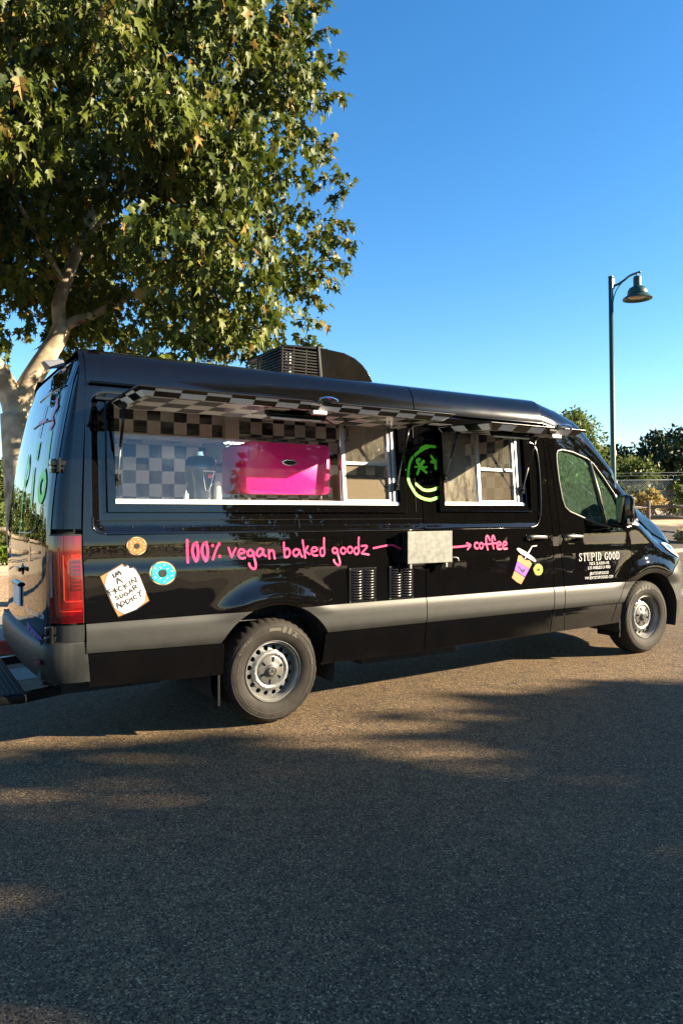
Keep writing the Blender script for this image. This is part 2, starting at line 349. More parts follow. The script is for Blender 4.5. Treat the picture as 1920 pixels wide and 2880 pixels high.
BAKED=json.loads(r"""{"pink":[[18,[[-669,1360],[-669,1287],[-666,1211]]],[20,[[-601,1341],[-623,1329],[-633,1295],[-628,1258],[-608,1218],[-595,1243],[-592,1285],[-599,1324],[-612,1336]]],[20,[[-532,1341],[-554,1330],[-564,1295],[-560,1258],[-539,1217],[-526,1243],[-523,1285],[-530,1324],[-543,1336]]],[13,[[-482,1319],[-482,1317],[-484,1315],[-486,1315],[-488,1315],[-490,1316],[-491,1317],[-492,1319],[-491,1321],[-490,1323],[-488,1324],[-486,1324],[-484,1323],[-482,1321],[-482,1319]]],[16,[[-436,1332],[-448,1318],[-466,1281],[-486,1225]]],[13,[[-433,1328],[-434,1326],[-436,1324],[-438,1323],[-441,1323],[-443,1324],[-445,1326],[-445,1329],[-445,1331],[-443,1333],[-441,1334],[-438,1334],[-436,1333],[-434,1331],[-433,1328]]],[14,[[-430,1243],[-431,1241],[-432,1240],[-434,1239],[-436,1239],[-438,1240],[-440,1242],[-440,1244],[-440,1246],[-438,1247],[-436,1248],[-434,1248],[-432,1247],[-431,1245],[-430,1243]]],[15,[[-370,1300],[-357,1264],[-346,1237],[-332,1268],[-316,1296]]],[15,[[-290,1257],[-262,1261],[-246,1270],[-259,1285],[-280,1288],[-294,1271],[-297,1248],[-283,1228],[-262,1223],[-244,1227]]],[17,[[-183,1266],[-201,1281],[-221,1272],[-224,1250],[-210,1238],[-191,1242],[-182,1259]]],[17,[[-179,1263],[-175,1229],[-166,1185],[-168,1154],[-182,1146],[-200,1155],[-213,1170],[-216,1185]]],[17,[[-100,1278],[-127,1289],[-148,1275],[-154,1248],[-138,1235],[-116,1247],[-105,1271]]],[17,[[-105,1278],[-100,1246],[-82,1234]]],[16,[[-58,1277],[-57,1245],[-55,1216]]],[16,[[-57,1260],[-38,1274],[-21,1266],[-16,1239],[-13,1215]]],[16,[[64,1327],[66,1272],[70,1222]]],[16,[[70,1272],[92,1285],[111,1266],[108,1236],[91,1222],[71,1222]]],[16,[[191,1269],[162,1277],[141,1260],[145,1235],[164,1227],[185,1244],[190,1264]]],[16,[[193,1269],[202,1238],[215,1220]]],[15,[[220,1341],[228,1288],[240,1212]]],[15,[[263,1295],[248,1272],[233,1255]]],[15,[[239,1260],[259,1247],[277,1236]]],[15,[[297,1256],[326,1257],[344,1270],[327,1286],[303,1281],[293,1256],[303,1233],[326,1224],[345,1226]]],[15,[[404,1276],[380,1279],[369,1254],[376,1225],[397,1222],[407,1247],[404,1273]]],[16,[[405,1353],[403,1304],[407,1247]]],[16,[[518,1267],[497,1278],[479,1268],[482,1245],[502,1237],[521,1252]]],[16,[[521,1265],[525,1228],[536,1186],[538,1155],[525,1145],[504,1156],[489,1172],[486,1186]]],[15,[[595,1253],[593,1243],[586,1235],[577,1230],[568,1231],[559,1236],[553,1244],[551,1255],[553,1265],[559,1273],[568,1277],[578,1277],[587,1272],[593,1264],[595,1253]]],[15,[[657,1258],[655,1248],[649,1240],[639,1235],[629,1236],[621,1241],[615,1249],[612,1260],[615,1270],[621,1278],[630,1283],[640,1282],[649,1278],[655,1269],[657,1258]]],[16,[[715,1249],[713,1237],[707,1228],[698,1224],[689,1224],[681,1229],[675,1239],[673,1250],[676,1261],[682,1270],[690,1275],[699,1275],[707,1270],[713,1260],[715,1249]]],[15,[[718,1352],[714,1307],[719,1243]]],[15,[[742,1286],[787,1287],[790,1273],[764,1250],[744,1229],[767,1224],[808,1217]]],[15,[[854,1266],[949,1280],[1029,1287],[1073,1273],[1118,1255],[1173,1246]]],[18,[[1631,1253],[1752,1256],[1865,1265]]],[16,[[1824,1285],[1867,1265],[1831,1230]]],[19,[[1948,1282],[1922,1283],[1911,1260],[1921,1240],[1947,1235]]],[18,[[2009,1257],[2007,1247],[2001,1239],[1992,1235],[1983,1235],[1974,1240],[1969,1248],[1967,1258],[1969,1268],[1975,1277],[1984,1281],[1993,1281],[2001,1276],[2007,1268],[2009,1257]]],[18,[[2089,1303],[2072,1339],[2050,1336],[2047,1284],[2064,1224]]],[16,[[2024,1269],[2086,1271]]],[18,[[2152,1306],[2136,1340],[2120,1334],[2119,1290],[2134,1230]]],[16,[[2091,1271],[2167,1277]]],[18,[[2178,1253],[2216,1260],[2217,1280],[2189,1285],[2174,1253],[2185,1225],[2224,1225]]],[18,[[2248,1253],[2287,1260],[2287,1280],[2260,1285],[2245,1253],[2255,1225],[2295,1225]]]],"green":[[25,[[1523,2104],[1501,2105],[1450,2101],[1409,2088],[1374,2065],[1342,2043],[1294,2006],[1273,1984],[1254,1944],[1239,1891],[1233,1841],[1241,1794],[1265,1753],[1304,1701],[1346,1675],[1404,1658],[1455,1654],[1489,1661],[1540,1675]]],[39,[[1450,2101],[1409,2088],[1381,2071]]],[23,[[1543,1675],[1566,1683]]],[22,[[1532,2103],[1561,2104]]],[23,[[1309,1784],[1344,1760],[1383,1737],[1436,1732],[1494,1741],[1538,1758]]],[23,[[1543,1758],[1565,1766]]],[27,[[1369,1940],[1337,1960],[1335,1981],[1359,1990]]],[30,[[1369,1940],[1387,1962],[1401,1973]]],[16,[[1369,1935],[1328,1926],[1302,1926]]],[21,[[1372,1935],[1405,1923],[1429,1929]]],[25,[[1365,1927],[1343,1894],[1330,1867]]],[24,[[1372,1924],[1397,1901],[1426,1883]]],[23,[[1486,2022],[1508,1996],[1524,1986]]],[18,[[1528,1986],[1523,1945],[1523,1913]]],[28,[[1486,1974],[1513,1975],[1524,1978]]],[18,[[1556,2022],[1547,1995],[1546,1954],[1540,1919]]],[7,[[1164,2014],[1164,1964]]],[18,[[1169,1902],[1212,1898]]],[8,[[1165,1889],[1166,1837],[1167,1686]]]],"toast_text":[[6,[[-1168,1154],[-1157,1131]]],[6,[[-1146,1136],[-1148,1166],[-1133,1147],[-1133,1175],[-1112,1150]]],[6,[[-1137,1090],[-1140,1128],[-1105,1098]]],[6,[[-1139,1107],[-1122,1113]]],[6,[[-1201,1053],[-1182,1019]]],[6,[[-1201,1052],[-1185,1061]]],[6,[[-1193,1037],[-1179,1045]]],[6,[[-1169,1056],[-1141,1039]]],[6,[[-1172,1041],[-1139,1056]]],[6,[[-1157,1065],[-1152,1027]]],[6,[[-1118,1074],[-1131,1073],[-1131,1054],[-1120,1044],[-1103,1052]]],[6,[[-1105,1083],[-1084,1055]]],[6,[[-1080,1091],[-1094,1073],[-1063,1075]]],[6,[[-1065,1106],[-1054,1080]]],[6,[[-1042,1089],[-1050,1114],[-1017,1097],[-1027,1130]]],[6,[[-1134,1014],[-1150,1012],[-1149,1002],[-1134,1001],[-1134,994],[-1147,989]]],[6,[[-1124,1020],[-1119,1000],[-1108,1003],[-1109,1024]]],[6,[[-1083,1034],[-1096,1029],[-1094,1012],[-1077,1011],[-1075,1026],[-1087,1023]]],[6,[[-1064,1024],[-1060,1050],[-1039,1037]]],[6,[[-1061,1033],[-1048,1040]]],[6,[[-1029,1044],[-1043,1068],[-1025,1077],[-1021,1065],[-1035,1058],[-1010,1059]]],[6,[[-1138,934],[-1145,968],[-1117,945]]],[6,[[-1141,949],[-1126,954]]],[6,[[-1112,939],[-1119,974],[-1093,970],[-1112,941]]],[6,[[-1074,956],[-1089,983],[-1056,989],[-1074,958]]],[6,[[-1051,998],[-1041,976]]],[6,[[-1022,1010],[-1035,1007],[-1034,991],[-1022,987],[-1012,994]]],[6,[[-1014,1023],[-985,1042]]],[6,[[-999,1031],[-991,1000]]]],"donut_orange":[["ink",0,[[-940,1328],[-942,1311],[-950,1296],[-961,1283],[-976,1273],[-993,1267],[-1011,1266],[-1029,1269],[-1046,1275],[-1061,1286],[-1072,1299],[-1078,1315],[-1081,1331],[-1078,1347],[-1071,1362],[-1060,1375],[-1045,1385],[-1028,1391],[-1010,1393],[-991,1390],[-974,1383],[-960,1373],[-949,1360],[-942,1344]]],["cream",1,[[-946,1328],[-948,1313],[-955,1299],[-965,1287],[-979,1278],[-994,1272],[-1011,1271],[-1028,1273],[-1043,1280],[-1057,1289],[-1067,1302],[-1073,1316],[-1075,1331],[-1073,1346],[-1066,1360],[-1056,1371],[-1042,1380],[-1027,1386],[-1010,1388],[-993,1385],[-977,1379],[-964,1370],[-954,1357],[-948,1343]]],["ink",2,[[-946,1328],[-946,1318],[-949,1310],[-955,1302],[-962,1296],[-970,1291],[-977,1286],[-984,1281],[-992,1276],[-1001,1273],[-1011,1272],[-1021,1274],[-1030,1278],[-1038,1282],[-1046,1286],[-1055,1291],[-1062,1297],[-1068,1305],[-1070,1313],[-1070,1322],[-1069,1331],[-1067,1339],[-1065,1347],[-1064,1355],[-1061,1364],[-1056,1371],[-1048,1377],[-1039,1380],[-1029,1382],[-1019,1382],[-1010,1383],[-1000,1383],[-991,1382],[-981,1379],[-973,1374],[-967,1367],[-962,1359],[-958,1352],[-954,1345],[-949,1337]]],["orange",3,[[-949,1328],[-949,1319],[-952,1311],[-958,1304],[-965,1298],[-972,1293],[-979,1288],[-985,1283],[-993,1278],[-1002,1276],[-1011,1275],[-1020,1277],[-1029,1280],[-1037,1284],[-1045,1288],[-1053,1293],[-1060,1299],[-1065,1306],[-1068,1314],[-1068,1323],[-1066,1331],[-1064,1338],[-1063,1346],[-1061,1354],[-1059,1362],[-1054,1369],[-1046,1375],[-1037,1378],[-1028,1379],[-1019,1380],[-1010,1380],[-1001,1380],[-992,1379],[-983,1377],[-975,1372],[-969,1365],[-965,1358],[-961,1351],[-956,1344],[-952,1336]]],["ink",4,[[-991,1329],[-993,1321],[-997,1315],[-1004,1311],[-1011,1310],[-1018,1312],[-1024,1316],[-1029,1322],[-1030,1330],[-1028,1337],[-1024,1343],[-1018,1347],[-1011,1348],[-1003,1347],[-997,1343],[-993,1336]]],["white",4,[[-970,1311],[-972,1314],[-963,1321],[-960,1318]]],["white",4,[[-991,1299],[-994,1302],[-987,1311],[-984,1309]]],["white",4,[[-1010,1284],[-1011,1288],[-1000,1291],[-999,1287]]],["white",4,[[-1028,1297],[-1031,1299],[-1023,1308],[-1020,1305]]],["white",4,[[-1052,1302],[-1055,1304],[-1049,1314],[-1045,1312]]],["white",4,[[-1050,1327],[-1051,1331],[-1039,1334],[-1038,1330]]],["white",4,[[-1054,1357],[-1051,1359],[-1044,1349],[-1048,1347]]],["white",4,[[-1030,1360],[-1027,1363],[-1018,1355],[-1021,1352]]],["white",4,[[-1009,1372],[-1006,1376],[-997,1368],[-999,1365]]],["white",4,[[-992,1346],[-994,1349],[-984,1357],[-982,1353]]],["white",4,[[-972,1338],[-972,1342],[-959,1341],[-960,1337]]]],"donut_cyan":[["ink",0,[[-746,1141],[-749,1119],[-759,1100],[-774,1083],[-795,1071],[-818,1064],[-842,1062],[-867,1067],[-889,1076],[-909,1090],[-924,1108],[-933,1128],[-936,1149],[-932,1170],[-923,1190],[-908,1206],[-888,1219],[-866,1226],[-841,1228],[-816,1224],[-793,1215],[-773,1201],[-758,1183],[-749,1163]]],["cream",1,[[-753,1141],[-757,1121],[-766,1103],[-780,1088],[-798,1077],[-820,1070],[-842,1069],[-865,1073],[-886,1081],[-903,1094],[-917,1111],[-925,1129],[-928,1149],[-925,1168],[-916,1186],[-903,1201],[-885,1213],[-864,1220],[-841,1221],[-818,1218],[-797,1210],[-779,1197],[-765,1180],[-756,1161]]],["ink",2,[[-754,1141],[-754,1129],[-758,1118],[-766,1108],[-776,1101],[-787,1094],[-796,1088],[-806,1081],[-816,1075],[-829,1071],[-842,1071],[-855,1074],[-867,1079],[-879,1084],[-890,1090],[-901,1097],[-911,1105],[-918,1115],[-922,1126],[-922,1138],[-920,1149],[-917,1159],[-915,1169],[-913,1180],[-909,1191],[-902,1201],[-892,1209],[-880,1213],[-866,1214],[-854,1215],[-841,1215],[-828,1215],[-815,1214],[-803,1209],[-792,1202],[-783,1193],[-777,1183],[-771,1173],[-765,1164],[-758,1153]]],["cyan",3,[[-758,1141],[-758,1130],[-762,1119],[-770,1110],[-779,1103],[-789,1097],[-798,1090],[-807,1084],[-818,1078],[-830,1075],[-842,1074],[-855,1077],[-866,1082],[-877,1087],[-888,1093],[-898,1099],[-908,1106],[-915,1116],[-918,1127],[-918,1138],[-916,1148],[-914,1158],[-912,1168],[-910,1179],[-906,1189],[-900,1199],[-890,1206],[-878,1210],[-865,1211],[-853,1212],[-841,1212],[-829,1212],[-816,1210],[-804,1207],[-794,1200],[-786,1191],[-780,1182],[-774,1172],[-768,1163],[-762,1153]]],["ink",4,[[-815,1144],[-817,1134],[-823,1126],[-832,1120],[-842,1119],[-852,1121],[-861,1127],[-867,1136],[-869,1146],[-866,1156],[-861,1165],[-852,1170],[-841,1172],[-831,1169],[-822,1163],[-817,1154]]],["white",4,[[-787,1120],[-790,1125],[-776,1132],[-773,1128]]],["white",4,[[-816,1106],[-820,1110],[-809,1121],[-805,1117]]],["white",4,[[-837,1083],[-841,1086],[-831,1098],[-827,1095]]],["white",4,[[-866,1103],[-869,1108],[-857,1117],[-854,1113]]],["white",4,[[-901,1124],[-897,1127],[-888,1113],[-893,1111]]],["white",4,[[-894,1152],[-891,1155],[-880,1144],[-883,1140]]],["white",4,[[-901,1181],[-897,1185],[-886,1174],[-889,1170]]],["white",4,[[-867,1186],[-864,1190],[-852,1179],[-855,1175]]],["white",4,[[-836,1192],[-839,1196],[-827,1206],[-824,1202]]],["white",4,[[-817,1168],[-819,1173],[-805,1179],[-802,1174]]],["white",4,[[-789,1157],[-788,1162],[-772,1157],[-774,1152]]]],"donut_lime":[["ink",0,[[2737,1019],[2735,1004],[2728,991],[2717,980],[2704,971],[2688,966],[2671,965],[2655,968],[2639,974],[2626,984],[2617,996],[2611,1010],[2609,1024],[2611,1039],[2618,1052],[2629,1064],[2642,1072],[2658,1077],[2674,1078],[2691,1076],[2706,1070],[2719,1060],[2729,1048],[2735,1034]]],["cream",1,[[2732,1019],[2730,1006],[2723,994],[2714,983],[2701,975],[2687,971],[2671,970],[2656,972],[2642,978],[2630,987],[2621,998],[2616,1011],[2614,1024],[2616,1038],[2622,1050],[2632,1060],[2644,1068],[2659,1073],[2674,1074],[2689,1072],[2704,1066],[2716,1057],[2725,1046],[2730,1033]]],["ink",2,[[2731,1019],[2732,1011],[2729,1003],[2723,997],[2716,992],[2709,987],[2703,983],[2696,978],[2689,974],[2680,971],[2671,971],[2663,973],[2654,976],[2647,980],[2639,984],[2632,988],[2625,994],[2620,1001],[2618,1008],[2618,1016],[2620,1024],[2622,1031],[2623,1038],[2625,1046],[2627,1053],[2632,1060],[2639,1065],[2648,1068],[2657,1069],[2666,1069],[2674,1070],[2683,1070],[2691,1069],[2700,1066],[2707,1061],[2713,1055],[2717,1048],[2721,1041],[2725,1034],[2729,1027]]],["lime",3,[[2729,1019],[2729,1012],[2726,1004],[2721,998],[2714,993],[2708,989],[2701,985],[2695,980],[2688,976],[2680,974],[2671,973],[2663,975],[2655,978],[2648,982],[2641,986],[2634,990],[2627,995],[2623,1002],[2620,1009],[2621,1017],[2622,1024],[2624,1031],[2625,1037],[2627,1045],[2629,1052],[2634,1058],[2641,1063],[2649,1066],[2658,1067],[2666,1067],[2674,1067],[2682,1067],[2691,1066],[2699,1064],[2706,1059],[2711,1053],[2715,1047],[2719,1040],[2722,1034],[2726,1027]]],["ink",4,[[2694,1021],[2692,1015],[2688,1011],[2680,1008],[2672,1007],[2664,1008],[2657,1012],[2653,1017],[2651,1023],[2653,1028],[2658,1033],[2665,1036],[2673,1037],[2681,1035],[2688,1032],[2693,1027]]]],"toast":[["ink",0,[[-1252,1144],[-1110,1221],[-1091,1208],[-1076,1212],[-1057,1195],[-1034,1196],[-1017,1184],[-996,1146],[-930,967],[-1017,914],[-1134,874],[-1175,951]]],["tan",1,[[-1245,1141],[-1105,1215],[-1099,1204],[-1089,1194],[-1070,1206],[-1063,1184],[-1038,1190],[-1026,1179],[-998,1139],[-937,970],[-1018,921],[-1135,881],[-1169,951]]],["ink",2,[[-1201,1162],[-1118,1207],[-1089,1196],[-1070,1207],[-1062,1186],[-1037,1190],[-1020,1173],[-995,1128],[-956,1028],[-965,962],[-1020,918],[-1097,892],[-1139,917],[-1159,937],[-1222,1089],[-1208,1138]]],["white",3,[[-1199,1161],[-1117,1206],[-1089,1194],[-1070,1205],[-1063,1184],[-1038,1188],[-1021,1172],[-996,1127],[-958,1029],[-966,964],[-1021,920],[-1097,895],[-1138,919],[-1158,939],[-1220,1089],[-1207,1137]]]],"cup":[["white",1,[[2412,1217],[2422,1225],[2440,1226],[2519,1193],[2626,1130],[2647,1104],[2645,1094],[2630,1094],[2547,1132],[2450,1181]]],["tan",1,[[2425,1161],[2464,1156],[2502,1116],[2566,1111],[2594,1078],[2559,1032],[2408,1108]]],["purple",1,[[2407,1105],[2557,1029],[2503,963],[2374,1029]]],["tan",1,[[2372,1023],[2500,958],[2453,899],[2395,923],[2339,963]]],["white",2,[[2538,1173],[2604,1241],[2671,1247],[2671,1237],[2611,1233],[2549,1166]]],["white",2,[[2512,1143],[2497,1126],[2509,1122],[2523,1137]]]],"cup_text":[[5,[[2428,1070],[2421,1061],[2433,1055],[2425,1047]]],[5,[[2433,1046],[2447,1044]]],[5,[[2441,1052],[2439,1037]]],[5,[[2448,1038],[2448,1028],[2460,1028],[2461,1036]]],[5,[[2464,1032],[2459,1010]]],[5,[[2464,1031],[2473,1025],[2463,1018]]],[5,[[2477,1023],[2471,1016]]],[5,[[2491,1033],[2479,1015],[2471,1011]]],[5,[[2479,1009],[2467,999]]],[5,[[2489,1017],[2483,1010],[2494,1012],[2489,1017]]],[5,[[2507,1034],[2494,1018]]],[5,[[2495,1029],[2504,1023]]]],"boxes":{"STUPID GOOD":[[[3224,1079],[3834,1077],[3227,1155]]],"762 E. SLAUSON AVE.":[[[3378,1037],[3679,1038],[3379,1066]]],"LOS ANGELES CA 90011":[[[3358,995],[3695,995],[3359,1025]]],"@EATSTUPIDGOOD":[[[3381,940],[3664,939],[3381,968]]],"WWW.EATSTUPIDGOOD.COM":[[[3312,898],[3727,896],[3313,927]]]}}""")
